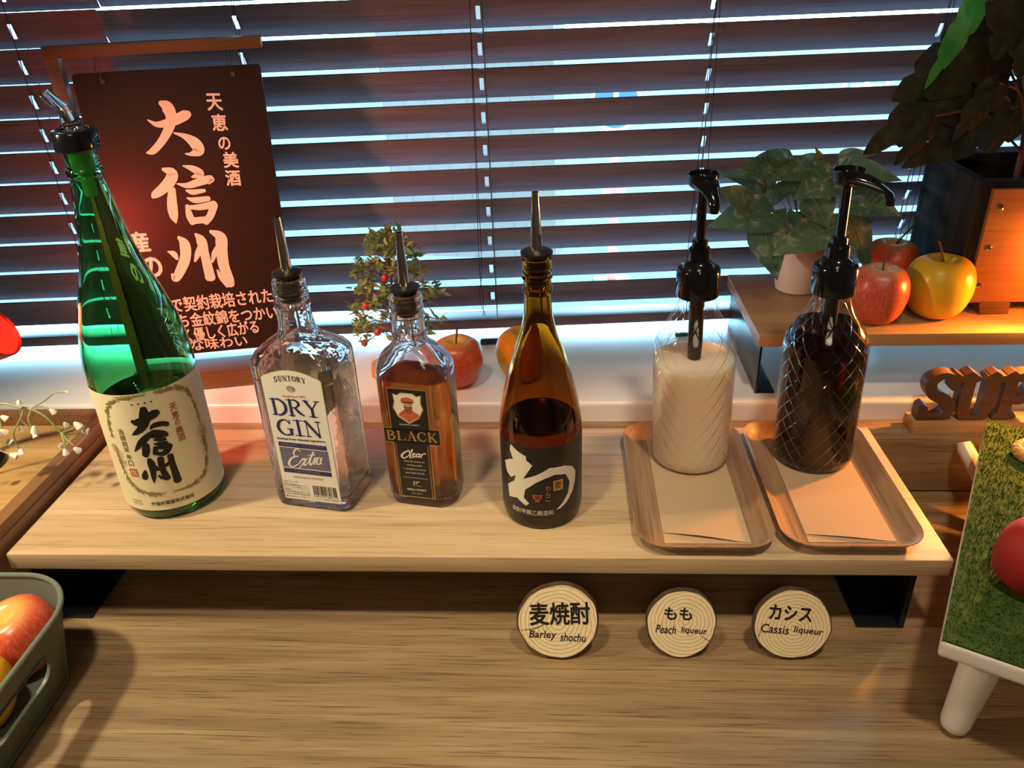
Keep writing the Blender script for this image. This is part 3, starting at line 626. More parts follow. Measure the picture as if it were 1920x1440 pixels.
b = NB(); box(b, 20.4, 22.4, -3.4, -2.6, 0.02, 0.6, 0.2); finish('cord_tassel', b, 'blackrubber', t)

# ------------------------------------------------------------------ bottles
def pourer(t, x, y, z, rn, sprout=None):
    """metal pour spout in a black stopper, z = rim of the bottle"""
    b = NB(); lathe(b, [(0, z + 0.95), (1.15, z + 0.9), (1.5, z + 0.72), (1.5, z + 0.45), (1.0, z + 0.35), (0.95, z), (rn - .05, z - 0.05), (rn - 0.12, z - 0.5), (rn - .02, z - 0.6), (rn - 0.14, z - 1.1), (rn - .02, z - 1.2), (rn - 0.15, z - 1.7), (rn - .02, z - 1.8), (rn - 0.2, z - 2.3), (0.25, z - 2.35), (0, z - 2.35)], 32, 0, x, y)
    finish('stopper', b, 'blackrubber', t)
    b = NB(); lathe(b, [(0.0, z + 0.8), (0.55, z + 0.8), (0.56, z + 1.3), (0.52, z + 1.5), (0.50, z + 2.6), (0.33, z + 6.2), (0.22, z + 6.2), (0.3, z + 3), (0, z + 3)], 24, 0, x, y)
    finish('pour_spout', b, 'chrome', t)
    b = NB(); tube(b, [(x + 0.45, y - 0.42, z + 0.9), (x + 0.38, y - 0.42, z + 2.4)], 0.13, 8); finish('air_vent', b, 'chrome', t)
    b = NB(); tube(b, [(x + 0.3, y, z - 2.3), (x + 0.35, y, z - 5.6)], 0.12, 8); finish('air_tube', b, 'chrome', t)
CX, CY = 3.437, -61.775
# big green sake bottle
gx, gy = -41.09, 10.93; th0 = math.atan2(CY - gy, CX - gx)
t = thing('sake_bottle', 'tall green glass bottle with cream label and clear angled pourer', 'bottle', (gx, gy, 0))
outer = [(3.6, 0.35), (4.2, 0.0), (4.85, 0.15), (5.2, 0.7), (5.36, 2), (5.37, 15.5), (5.32, 17.5), (5.18, 19.3), (4.75, 21.8), (4.0, 24.5), (3.3, 26.6), (2.75, 28.5), (2.28, 30.8), (1.88, 33.5), (1.62, 35.4), (1.48, 36.2), (1.48, 36.45), (1.66, 36.65), (1.68, 37.0), (1.50, 37.3), (1.46, 38.6), (1.62, 38.9), (1.62, 39.6)]
inner = [(1.15, 39.65), (1.1, 38.8), (1.12, 36), (1.5, 33.5), (1.92, 30.8), (2.4, 28.4), (2.95, 26.5), (3.65, 24.4), (4.4, 21.7), (4.85, 19.2), (5.0, 17.5), (5.05, 15.5), (5.05, 1.9), (4.6, 1.1), (0, 1.5)]
b = NB(); lathe(b, [(0, 0.9)] + outer + inner, 72); finish('glass_body', b, 'green', t, angle=30)
b = NB(); lathe(b, [(0, 1.45), (4.62, 1.06), (5.08, 1.9), (5.08, 13.4), (5.0, 13.45), (0, 13.45)], 64); finish('sake', b, 'sake', t)
b = NB(); R = 5.37; grid(b, lambda u, v: cylmap(R, th0, 0.025)((u - .5)*2*9.7, 1.5 + v*14.35), 60, 6)
lab = finish('paper_label', b, 'paper', t)
b = NB(); mp = cylmap(R, th0, 0.05)
for s in LABEL: stroke(b, s, mp, 0, k=0.36)
for ch, v in zip('天恵の美酒', (13.4, 12.42, 11.55, 10.62, 9.7)): glyph_at(b, ch, 1.83, v, 0.84 if ch != 'の' else 0.62, mp, 1, 0.006)
for ch, v in zip('洗練純米', (11.54, 10.8, 10.08, 9.37)): glyph_at(b, ch, -3.9, v, 0.68, mp, 2, 0.006)
for ch, v in zip('辛口', (8.47, 7.67)): glyph_at(b, ch, -3.88, v, 0.66, mp, 2, 0.006)
quad(b, -4.3, -3.4, 5.95, 6.95, mp, 1, 3); mp2 = cylmap(R, th0, 0.06); glyph_at(b, '信', -3.85, 6.45, 0.8, mp2, 3)
text(b, '大信州酒造株式会社', -3.0, 2.45, 1.5, 2.45, 0.5, mp, 0, 0.01)
text(b, '2026.02', -5.2, 2.72, -4.0, 2.72, 0.26, mp, 2); text(b, 'DETTN10', -5.2, 2.3, -4.0, 2.3, 0.26, mp, 2)
for k in range(4): quad(b, -1.98 + .62*k, -1.82 + .62*k, 14.62, 14.78, mp, 0)
rnd = random.Random(4)
def frame_pt(s):
    """wreath of grain ears round the label, s in 0..1"""
    a = 2*PI*s; x = 4.85*math.copysign(abs(math.cos(a))**0.55, math.cos(a)); y = 6.0*math.copysign(abs(math.sin(a))**0.55, math.sin(a))
    return x - 0.4, y + 9.6
for k in range(16):
    P0 = [frame_pt((k + .115*q)/16) for q in range(9)]
    stroke(b, [(x, y, .07 + .13*math.sin(PI*i/8)) for i, (x, y) in enumerate(P0)], mp, 2, n=2)
    stroke(b, [(x + .16*math.sin(i*.8), y + .16*math.cos(i*.8), .05) for i, (x, y) in enumerate(P0)], mp, 2, n=2)
    for q in range(1, 8):
        x, y = P0[q]; x2, y2 = P0[q+1]; dx, dy = x2-x, y2-y; l = math.hypot(dx, dy) or 1; dx /= l; dy /= l
        for sg in (-1, 1):
            if rnd.random() < .75:
                e = 0.28 + .2*rnd.random()
                stroke(b, [(x, y, .03), (x + dx*e*.6 - sg*dy*e*.5, y + dy*e*.6 + sg*dx*e*.5, .11), (x + dx*e - sg*dy*e*.75, y + dy*e + sg*dx*e*.75, .03)], mp, 2, n=2)
def blossom(x, y, r):
    for k in range(5):
        a = 2*PI*k/5 + .3
        q = [(x + r*.25*math.cos(a-.4), y + r*.25*math.sin(a-.4), .04), (x + r*math.cos(a-.42), y + r*math.sin(a-.42), .05), (x + r*1.15*math.cos(a), y + r*1.15*math.sin(a), .05), (x + r*math.cos(a+.42), y + r*math.sin(a+.42), .05), (x + r*.25*math.cos(a+.4), y + r*.25*math.sin(a+.4), .04)]
        stroke(b, q, mp, 2, n=3)
for x, y, r in ((4.3, 9.3, .52), (4.9, 8.8, .4), (4.35, 7.9, .42), (-5.1, 8.7, .5), (-5.5, 9.3, .4), (-4.9, 7.6, .4)): blossom(x, y, r)
for k in range(16): text(b, '清酒原材料米米麹' if k % 2 else '内容量アルコール', 6.35, 14.6 - .8*k, 6.75, 14.6 - .8*k, .5, mp, 2)
subdiv(b, .6)
finish('print', b, ['ink', 'redink', 'goldink', 'paper'], lab, smooth=False)
b = NB(); lathe(b, [(1.66, 38.95), (1.98, 39.0), (2.0, 39.2), (2.0, 40.45), (1.88, 40.65), (1.5, 40.7), (1.45, 40.3), (1.66, 39.7)], 48, close=True); finish('black_collar', b, 'black', t)
b = NB(); lathe(b, [(0.75, 39.6), (1.05, 39.6), (1.05, 36.9), (0.6, 36.7), (0.6, 34.6), (0.45, 34.6), (0.45, 36.8), (0.75, 37.0)], 24, close=True); finish('inner_plug', b, mat('pale_green_plug', (0.42, 0.50, 0.16), 0.5), t)
b = NB(); lathe(b, [(0, 40.66), (1.42, 40.68), (1.35, 40.85), (0.95, 41.0), (0.9, 41.2), (0.7, 42.4)], 28)
dx, dy = -1.0, -0.12
tube(b, cat([(0, 0, 41.1, .82), (-.1, 0, 41.9, .72), (-.42, -.03, 42.5, .66), (-1.0, -.1, 43.15, .6), (-1.62, -.16, 43.85, .52)], 4) and [p[:3] for p in cat([(0, 0, 41.1), (-.1, 0, 41.9), (-.42, -.03, 42.5), (-1.0, -.1, 43.15), (-1.62, -.16, 43.85)], 4)], [.82 - .3*i/16 for i in range(17)], 20, caps=False)
tube(b, [(-.2, 0, 41.3), (-.5, -.03, 42.4), (-1.55, -.16, 43.8)], .22, 12, caps=False)
finish('pour_spout', b, 'spout', t)
# clear gin bottle, rectangular with chamfered corners
AY = math.radians(-10.55)
t = thing('gin_bottle', 'square-shouldered clear glass gin bottle with white and blue label', 'bottle', (-23.7, 11.25, 0), AY)
def sec(w_, d_, r_, z, n=6, ox=0.0): return rrect(w_, d_, r_, n, z, ox)
b = NB()
rings_loft(b, [sec(8.0, 5.7, 1.3, 0.25), sec(8.6, 6.3, 1.3, 0.0), sec(9.0, 6.75, 1.2, .25), sec(9.1, 6.9, 1.05, .9), sec(9.1, 6.9, 1.05, 17.2), sec(9.0, 6.75, 1.2, 17.8), sec(8.3, 6.2, 1.5, 18.5), sec(6.6, 5.0, 2.0, 19.2), sec(4.6, 4.0, 1.9, 19.8), sec(3.75, 3.65, 1.8, 20.5), sec(3.5, 3.5, 1.75, 21.5),
  sec(3.45, 3.45, 1.72, 22.9), sec(3.7, 3.7, 1.85, 23.1), sec(3.7, 3.7, 1.85, 23.4), sec(3.3, 3.3, 1.65, 23.6), sec(3.3, 3.3, 1.65, 24.0), sec(3.55, 3.55, 1.77, 24.2), sec(3.3, 3.3, 1.65, 24.5), sec(3.5, 3.5, 1.74, 24.8), sec(3.25, 3.25, 1.62, 25.1), sec(3.4, 3.4, 1.69, 25.4), sec(3.2, 3.2, 1.6, 25.8), sec(2.6, 2.6, 1.29, 25.9),
  sec(2.45, 2.45, 1.21, 25.4), sec(2.45, 2.45, 1.21, 21.4), sec(2.7, 2.6, 1.25, 20.4), sec(3.7, 3.1, 1.4, 19.5), sec(5.7, 4.1, 1.5, 18.8), sec(7.4, 5.3, 1.2, 18.0), sec(8.1, 5.9, 0.9, 17.2), sec(8.2, 6.0, 0.8, 2.0), sec(7.6, 5.4, 0.9, 1.4)])
finish('glass_body', b, 'clear', t, angle=25)
b = NB(); rings_loft(b, [sec(7.6, 5.4, .9, 1.36), sec(8.24, 6.04, .8, 2.0), sec(8.24, 6.04, .8, 15.6), sec(8.1, 5.9, .8, 15.7)]); finish('gin', b, 'gin', t)
YF = -3.45
b = NB(); mp = frontmap(YF, .03)
arch = [(-3.15, 1.1), (3.7, 1.1), (3.7, 16.35)] + [(3.4 - 6.25*k/10, 16.62 + .8*math.sin(PI*k/10)) for k in range(11)] + [(-3.15, 16.35)]
poly(b, arch, frontmap(YF, .02), 1); poly(b, [(0.275 + (x-.275)*.975, 8.9 + (y-8.9)*.988) for x, y in arch], mp, 0)
lab = finish('paper_label', b, ['ginpaper', 'goldink'], t, smooth=False)
b = NB(); mp = frontmap(YF, .05)
serif_word(b, 'SUNTORY', -1.62, 15.85, 1.95, 15.95, .62, mp, 0, .2, .22, .09, .22)
for k in range(9):
    a = k*.8; stroke(b, [(0.1 + .1*math.cos(a), 15.2 + .1*math.sin(a), .04), (0.1 + .42*math.cos(a + .5), 15.2 + .32*math.sin(a + .5), .1), (0.1 + .5*math.cos(a + 1.1), 15.2 + .36*math.sin(a + 1.1), .03)], mp, 1, n=3)
text(b, 'Established 1899', -.95, 14.3, 1.55, 14.4, .3, mp, 2)
serif_word(b, 'DRY', -2.55, 11.95, 3.05, 12.1, 1.95, mp, 3, .02, .17, .06)
serif_word(b, 'GIN', -2.35, 9.5, 2.75, 9.65, 1.95, mp, 3, .10, .17, .06)
text(b, 'Distilled From Selected Ingredients', -2.6, 9.0, 2.95, 9.15, .32, mp, 0, .01)
quad(b, -2.58, 3.0, 8.05, 8.62, mp, 3); quad(b, -2.58, 3.05, 5.42, 7.92, mp, 3); quad(b, -2.58, 3.05, 4.72, 5.28, mp, 3)
mp3 = frontmap(YF, .07)
for k in range(13): quad(b, -2.56, 3.03, 5.54 + .185*k, 5.575 + .185*k, frontmap(YF, .06), 4)
text(b, 'SPECIAL  QUALITY', -2.3, 8.33, 2.75, 8.36, .28, mp3, 1); text(b, 'ORIGINAL', -1.3, 5.0, 1.8, 5.02, .28, mp3, 1)
for s in EXTRA: stroke(b, [(x, y - .05, w_*1.25) for x, y, w_ in s], mp3, 4)
text(b, 'PRODUCED BY SUNTORY', -1.55, 4.18, 2.0, 4.22, .22, mp, 0)
text(b, 'スピリッツ', -2.95, 3.45, -1.25, 3.5, .38, mp, 0)
for k, s in enumerate(('原材料名糖蜜国産品スピリッツ', 'アルコール分 内容量七二〇ミリ', '製造者 サントリースピリッツ', '東京都港区台場二丁目', '妊娠中や授乳期の飲酒は胎児')): text(b, s, -2.95, 3.05 - .3*k, .05, 3.07 - .3*k, .22, mp, 0)
text(b, '●飲酒は二十歳になってから お酒は適量を', -2.95, 1.5, 3.5, 1.55, .2, mp, 0)
rnd = random.Random(9); x = .5
while x < 3.2:
    w_ = rnd.choice((.04, .04, .08, .12)); quad(b, x, x + w_, 2.05, 3.3, mp, 0); x += w_ + rnd.choice((.04, .05, .08))
text(b, '4 901777 006133', .35, 1.86, 3.3, 1.88, .24, mp, 0)
finish('print', b, ['ink', 'goldink', 'redink', 'blueink', 'ginpaper'], lab, smooth=False)
b = NB(); quad(b, -2.9, 3.1, 9.8, 15.2, frontmap(3.45, -.03), 0); finish('back_label', b, 'greypaper', t, smooth=False)
pourer(t, 0, 0, 25.85, 1.22)
# whisky bottle
t = thing('whisky_bottle', 'brown whisky in a rounded flask-shaped bottle with narrow black label', 'bottle', (-12.1, 11.0, 0), AY)
b = NB(); ox = 0.2
def ws(w_, d_, r_, z): return sec(w_, d_, r_, z, 8, ox if w_ > 4 else 0.0)
rings_loft(b, [ws(6.2, 3.8, 1.7, .3), ws(6.9, 4.6, 1.9, 0), ws(7.6, 5.3, 2.0, .4), ws(7.9, 5.6, 2.0, 1.2), ws(7.9, 5.6, 2.0, 15.6), ws(7.8, 5.45, 2.1, 16.4), ws(7.3, 5.1, 2.2, 17.2), ws(6.3, 4.6, 2.1, 17.9), ws(4.9, 4.0, 1.9, 18.5), sec(3.8, 3.6, 1.8, 19.0, 8), sec(3.4, 3.4, 1.7, 19.6, 8), sec(3.7, 3.7, 1.85, 19.8, 8), sec(3.7, 3.7, 1.85, 20.1, 8),
  sec(3.3, 3.3, 1.65, 20.3, 8), sec(3.25, 3.25, 1.62, 21.8, 8), sec(3.5, 3.5, 1.74, 22.0, 8), sec(3.25, 3.25, 1.62, 22.4, 8), sec(3.45, 3.45, 1.72, 22.8, 8), sec(3.2, 3.2, 1.6, 23.2, 8), sec(3.4, 3.4, 1.69, 23.6, 8), sec(3.15, 3.15, 1.57, 24.1, 8), sec(2.6, 2.6, 1.29, 24.2, 8),
  sec(2.4, 2.4, 1.19, 23.8, 8), sec(2.4, 2.4, 1.19, 19.5, 8), ws(4.2, 3.2, 1.5, 18.1), ws(5.8, 4.0, 1.7, 17.3), ws(6.8, 4.6, 1.8, 16.5), ws(7.2, 4.9, 1.7, 15.6), ws(7.25, 4.95, 1.7, 1.7), ws(6.6, 4.3, 1.6, 1.2)])
finish('glass_body', b, 'clearsm', t, angle=25)
b = NB(); rings_loft(b, [ws(6.6, 4.3, 1.6, 1.16), ws(7.29, 4.99, 1.7, 1.7), ws(7.26, 4.96, 1.7, 15.3), ws(7.1, 4.8, 1.7, 15.4)]); finish('whisky', b, 'whisky', t)
YF = -2.8
b = NB(); mp = frontmap(YF, .02)
for e, mi, yy in ((.0, 1, .02), (.09, 0, .035)):
    m_ = frontmap(YF, yy)
    quad(b, -2.05 + e, 2.3 - e, 9.6, 14.9 - e, m_, mi); quad(b, -2.0 + e, 2.15 - e, 1.35 + e, 8.6, m_, mi); poly(b, [(-2.95 + e, 8.25 + e), (3.35 - e, 8.35 + e), (3.35 - e, 10.35 - e), (-2.95 + e, 10.1 - e)], m_, mi)
for e in (.22, .30):
    quad(b, -2.0 + e, -1.97 + e, 1.5, 8.2, frontmap(YF, .05), 1); quad(b, 2.1 - e, 2.13 - e, 1.5, 8.2, frontmap(YF, .05), 1)
lab = finish('black_label', b, ['blacklabel', 'gold'], t, smooth=False)
b = NB(); mp = frontmap(YF, .055)
sh = [(-1.35, 14.2), (-.9, 14.05), (-.5, 14.35), (.75, 14.35), (1.1, 14.05), (1.6, 14.2), (1.5, 13.3), (1.7, 12.6), (1.2, 11.6), (.12, 10.85), (-1.0, 11.6), (-1.45, 12.6), (-1.25, 13.3)]
poly(b, [(.12 + (x-.12)*1.08, 12.6 + (y-12.6)*1.06) for x, y in sh], mp, 0); poly(b, sh, frontmap(YF, .065), 1)
m5, m6, m7 = (frontmap(YF, .075), frontmap(YF, .085), frontmap(YF, .095))
poly(b, [(-.95, 11.7), (-.75, 12.15), (-.3, 12.4), (.6, 12.4), (1.1, 12.1), (1.35, 11.75), (.12, 10.95)], m5, 2)
poly(b, [(-.3, 13.35), (.58, 13.35), (.62, 12.75), (.35, 12.2), (-.05, 12.2), (-.32, 12.75)], m6, 3)
poly(b, [(-.3, 12.85), (-.1, 12.9), (.15, 12.8), (.4, 12.9), (.62, 12.85), (.5, 12.25), (.15, 11.95), (-.2, 12.25)], m7, 4)
poly(b, [(-.62, 13.5), (-.5, 13.8), (.1, 13.98), (.7, 13.8), (.86, 13.5), (.6, 13.36), (-.4, 13.36)], m7, 2); stroke(b, [(-.5, 13.36, .1), (.7, 13.36, .1)], frontmap(YF, .1), 5, n=1)
for x in (-.08, .33): quad(b, x - .06, x + .06, 13.05, 13.12, m7, 5)
stroke(b, [(-.9, 11.9, .1), (-.5, 12.25, .16), (-.2, 12.55, .12)], frontmap(YF, .1), 3, n=3)
text(b, 'BLENDED WHISKY', -1.0, 10.62, 1.2, 10.68, .16, mp, 1)
serif_word(b, 'BLACK', -2.6, 8.62, 3.0, 8.8, 1.12, mp, 0, .10, .2, .07)
for s in CLEAR: stroke(b, [(x, y, w_*1.5) for x, y, w_ in s], mp, 1)
for k, s in enumerate(('Smooth precious', 'whisky with', 'a delightful aroma', 'and light finish.')):
    wd = (1.15, .85, 1.25, 1.1)[k]; text(b, s, .12 - wd, 6.05 - .5*k, .12 + wd, 6.08 - .5*k, .26, mp, 1)
quad(b, -1.3, 1.5, 3.95, 3.98, mp, 1)
text(b, '37°', -.25, 3.3, .5, 3.32, .42, mp, 1, .02); text(b, 'Vol. 700ml', -.4, 2.9, .7, 2.92, .18, mp, 0)
text(b, 'NIKKA WHISKY', -1.0, 2.38, 1.2, 2.42, .26, mp, 1, .02); text(b, 'ウイスキー', -.5, 1.88, .75, 1.92, .28, mp, 1)
finish('print', b, ['gold', 'creamink', 'redink', 'skin', mat('beard_brown', (.25, .07, .03), .6), 'ink'], lab, smooth=False)
pourer(t, 0, 0, 24.15, 1.2)
# shochu bottle
sx, sy = 1.073, 8.472; ths = math.atan2(CY - sy, CX - sx)
t = thing('shochu_bottle', 'slender-necked brown glass bottle with black label and large white brush character', 'bottle', (sx, sy, 0))
b = NB(); lathe(b, [(0, .8), (3.2, .3), (3.7, 0), (4.05, .2), (4.24, .9), (4.25, 10.8), (4.1, 12.2), (3.75, 14.2), (3.15, 16.7), (2.45, 19.0), (1.8, 20.9), (1.4, 22.8), (1.28, 25.0), (1.45, 25.2), (1.45, 25.6), (1.32, 25.8), (1.32, 26.4), (1.45, 26.6), (1.33, 26.9), (1.45, 27.2), (1.33, 27.5), (1.42, 27.8), (1.38, 28.4), (1.1, 28.45),
  (1.0, 27.8), (1.0, 24.9), (1.1, 22.8), (1.5, 20.8), (2.15, 18.9), (2.85, 16.6), (3.45, 14.1), (3.8, 12.1), (3.95, 10.7), (3.95, 1.5), (3.5, 1.0), (0, 1.3)], 64); finish('glass_body', b, 'amber', t, angle=30)
b = NB(); lathe(b, [(0, 1.26), (3.52, .97), (3.98, 1.5), (3.98, 10.7), (3.9, 11.5), (0, 11.5)], 48); finish('shochu', b, 'shochu', t)
b = NB(); R = 4.25; grid(b, lambda u, v: cylmap(R, ths, .025)((u - .5)*2*6.6, 1.5 + v*(8.75 + .0*u)), 48, 5); lab = finish('black_label', b, 'blacklabel', t)
b = NB(); mp = cylmap(R, ths, .05)
WA = [(-3.36, 10.1), (-2.5, 9.6), (-1.55, 9.2), (-1.57, 8.76), (-0.92, 8.23), (-1.95, 6.4), (-0.45, 7.14), (0.78, 7.9), (2.38, 7.78), (3.4, 7.3), (3.96, 6.45), (3.9, 5.4), (3.5, 4.2), (2.7, 3.2), (1.87, 2.64), (1.41, 2.58), (2.2, 3.3), (2.8, 4.2), (3.07, 5.52), (2.54, 6.7), (1.32, 7.0), (0.3, 6.65), (-0.6, 6.15), (-1.76, 5.12), (-1.95, 4.06), (-1.37, 3.45), (-1.75, 3.1), (-2.78, 3.76), (-3.91, 3.4), (-4.04, 4.9), (-3.04, 5.82), (-2.83, 6.58), (-3.52, 6.01), (-4.18, 6.41), (-4.5, 7.55), (-3.71, 8.14), (-3.1, 8.42), (-3.52, 9.4)]
poly(b, WA, mp, 0, .5); quad(b, 1.14, 2.2, 5.0, 6.25, mp, 1, 2); mq = cylmap(R, ths, .065); glyph_at(b, '麦', 1.67, 5.62, .95, mq, 2)
for ch, v in zip('わんこ', (5.46, 4.78, 4.08)): glyph_at(b, ch, .6, v, .55, mp, 1, .015)
poly(b, [(-1.06, 4.65), (.05, 4.7), (-.08, 4.2), (-.3, 3.95), (-.28, 3.72), (-.75, 3.7), (-.73, 3.92), (-.95, 4.15)], mp, 3, .5); glyph_at(b, '回', -.5, 4.3, .4, mq, 2)
text(b, '焼酎甲類乙類混和', -3.45, 2.3, 1.1, 2.35, .62, mp, 0)
for s in ([(-4.6, 9.0, .03), (-3.2, 8.6, .03)], [(2.0, 7.9, .03), (3.6, 8.5, .03), (4.6, 9.0, .03)], [(4.6, 3, .03), (4.7, 9.2, .03)]): stroke(b, s, mp, 4)
for k in range(12): text(b, '品目焼酎', 4.95, 9.2 - .58*k, 5.3, 9.2 - .58*k, .42, mp, 4)
subdiv(b, .6)
finish('print', b, ['creamink', 'gold', 'ink', mat('brick_bowl_ink', (.33, .06, .03), .5), mat('grey_ink', (.2, .19, .17), .6)], lab, smooth=False)
pourer(t, 0, 0, 28.4, 1.0)
# two pump bottles on trays
def pump_bottle(name, label, x, y, liq, lname, level, nd, grp):
    t = thing(name, label, 'bottle', (x, y, 0.5), 0, grp, (0, math.radians(-1.5)))
    P_ = [(0, .3), (3.6, .0), (4.2, .05), (4.42, .5), (4.46, 1.0), (4.40, 1.1), (4.46, 1.2), (4.47, 14.0), (4.3, 15.0), (3.85, 16.0), (3.1, 17.2), (2.4, 18.4), (1.95, 19.6), (1.74, 20.6), (1.72, 21.2)]
    b = NB(); lathe(b, P_, 72); finish('ribbed_body', b, 'pet', t, angle=30)
    L_ = [(0, .36), (3.6, .1), (4.15, .15), (4.36, .5)]
    def rad(z): 
        for (r0, z0), (r1, z1) in zip(P_[3:], P_[4:]):
            if z0 <= z <= z1: return r0 + (r1-r0)*(z-z0)/(z1-z0)
        return 4.4
    zs = [1.3] + [z for z in (6, 14.0, 15.0, 16.0, 17.2) if z < level] + [level]
    b = NB(); lathe(b, L_ + [(rad(z) - .09, z) for z in zs] + [(rad(level) - .3, level + .01), (0, level)], 64); finish(lname, b, liq, t)
    b = NB(); lathe(b, [(1.8, 20.3), (2.22, 20.3), (2.26, 20.5), (2.26, 23.0), (2.14, 23.3), (1.7, 23.45), (1.5, 23.9), (1.3, 24.1), (1.18, 24.2), (1.15, 25.3), (1.0, 25.5), (.82, 25.55), (.8, 26.2), (.66, 26.3), (0, 26.3)], 48); finish('pump_collar', b, 'black', t)
    b = NB(); lathe(b, [(0, 26), (.5, 26), (.5, 31.6), (.6, 31.9), (0, 31.9)], 24); finish('pump_stem', b, 'black', t)
    b = NB(); lathe(b, [(.55, 31.4), (1.0, 31.6), (1.42, 32.0), (1.52, 32.6), (1.52, 33.1), (1.42, 33.15), (1.36, 32.8), (1.2, 32.7), (0, 32.68)], 36)
    d = Vector((nd[0], nd[1], 0)); l = d.length; d /= l; s = Vector((-d.y, d.x, 0))
    secs = []
    for q, hw, hz, dz in ((.4, 1.42, .66, 32.4), (1.3, 1.25, .64, 32.3), (2.2, .98, .58, 32.05), (.76*l, .72, .52, 31.65), (.93*l, .6, .5, 31.25), (l, .52, .46, 30.6), (l + .02, .48, .44, 30.1)):
        c = d*q; vert = q > .9*l
        secs.append([tuple(c + s*(hw*math.cos(a)) + ((d*(hz*math.sin(a)) + Vector((0, 0, dz))) if vert else Vector((0, 0, dz + hz*math.sin(a))))) for a in [2*PI*k/16 for k in range(16)]])
    rings_loft(b, secs)
    finish('pump_head', b, 'black', t)
    b = NB(); lathe(b, [(0, 11.8), (.45, 11.8), (.72, 12.8), (.8, 14.5), (.8, 20.6), (0, 20.6)], 24); finish('dip_tube', b, mat('dark_dip_tube', (.02, .013, .011), .3), t)
pump_bottle('pump_bottle', 'cross-hatched pump bottle of milky pale peach liqueur, on the left tray', 18.25, 17.9, 'peach', 'peach_liqueur', 12.8, (.6, -3.6), 'pump bottles on the two trays')
pump_bottle('pump_bottle', 'cross-hatched pump bottle of near-black cassis liqueur, on the right tray', 32.35, 18.1, 'cassis', 'cassis_liqueur', 16.6, (3.3, -2.6), 'pump bottles on the two trays')
def tray(label, x, y):
    t = thing('wooden_tray', label, 'tray', (x, y, 0.02), 0, 'willow wood trays under the pump bottles')
    b = NB()
    rings_loft(b, [rrect(11.0, 21.0, 2.2, 8, 0.0), rrect(11.6, 21.6, 2.4, 8, .08), rrect(12.6, 22.6, 2.7, 8, .55), rrect(13.6, 23.4, 3.0, 8, 1.2), rrect(14.0, 23.8, 3.1, 8, 1.42), rrect(13.9, 23.7, 3.05, 8, 1.5), rrect(13.5, 23.3, 2.95, 8, 1.38), rrect(12.4, 22.3, 2.6, 8, .7), rrect(11.4, 21.3, 2.3, 8, .3), rrect(10.6, 20.6, 2.1, 8, .22)])
    finish('dish', b, 'tray', t, angle=50)
tray('brown wooden serving tray under the milky pump bottle', 17.6, 11.9)
tray('brown wooden serving tray under the dark pump bottle, at the right end of the shelf', 32.05, 12.15)
def napkin(label, x0, x1, y0, y1, curl):
    b = NB(); box(b, x0, x1, y0, y1, .26, .30); 
    def f(u, v):
        lift = .3*math.exp(-v*7)*math.sin(PI*min(1, u*1.1))*curl + .03
        return (x0 + (x1-x0)*u, y0 + .12 + 1.5*curl*(1-u)**1.5*max(0, 1-v*3) + (y1-y0-.12)*v, .33 + lift)
    grid(b, f, 14, 20)
    for v in b.verts: v.co -= Vector(((x0+x1)/2, (y0+y1)/2, .26))
    o = finish('paper_napkin', b, 'napkin', None, ((x0+x1)/2, (y0+y1)/2, .26)); tag(o, label, 'napkin', 'folded kraft napkins on the trays')
napkin('folded brown paper napkin under the milky pump bottle', 13.55, 22.2, 2.0, 21.3, 1.0)
napkin('folded brown paper napkin under the dark pump bottle', 27.9, 36.5, 2.3, 21.6, .7)

# ------------------------------------------------------------------ hanging sign on its wooden stand
ox, oy = -41.06, 36.78; SZ = math.atan2(.196, .981)
t = thing('sign_stand', 'slim brown wooden gallows stand holding the black menu board', 'stand', (ox, oy, 0.9), SZ)
b = NB(); box(b, -15.1, -13.6, -.75, .75, 2.3, 43.8, .08); finish('post', b, 'stand', t)
b = NB(); box(b, -15.1, 9.3, -.75, .75, 43.8, 45.1, .08); finish('top_bar', b, 'stand', t)
b = NB(); box(b, -16.0, 3.5, -1.6, 3.6, 0, 2.4, .1); finish('base', b, 'stand', t)
t = thing('hanging_sign', 'black hanging board with large pink handwritten brush characters', 'sign', (ox, oy, 0.9), SZ)
def swing(u, v): return (u + (42.4 - v)*(-.030), v)
b = NB(); c = rrect(21.5, 36.9, .5, 4); rings_loft(b, [[(swing(x - 2.05, y + 23.55)[0], yy, swing(x - 2.05, y + 23.55)[1]) for x, y, _ in c] for yy in (.2, -.2)]); finish('board', b, 'board', t)
b = NB(); mp = lambda u, v, e=0.0: (u, -.24 - e, v - .9)
for s in SIGN: stroke(b, s, mp, 0)
for body, x0, y0, x1, y1, h in (('で契約栽培された', -8.34, 13.35, 5.0, 13.62, 2.1), ('ち金紋錦をつかい', -7.9, 11.03, 5.2, 11.15, 2.0), ('く優しく広がる', -7.56, 8.8, 2.3, 9.25, 2.0), ('な味わい', -7.06, 7.3, .43, 7.3, 1.7)): text(b, body, x0, y0, x1, y1, h, mp, 0, .02)
for ch, x, y in zip('天恵の美酒', (2.62, 2.72, 2.8, 3.15, 3.0), (38.9, 36.5, 34.0, 31.95, 29.7)): glyph_at(b, ch, x, y, 1.9 if ch != 'の' else 1.5, mp, 0, .03, -.05)
for ch, x, y in zip('産の', (-10.3, -9.5), (22.4, 18.9)): glyph_at(b, ch, x, y, 2.6, mp, 0, .04)
finish('lettering', b, 'chalk', t, smooth=False)
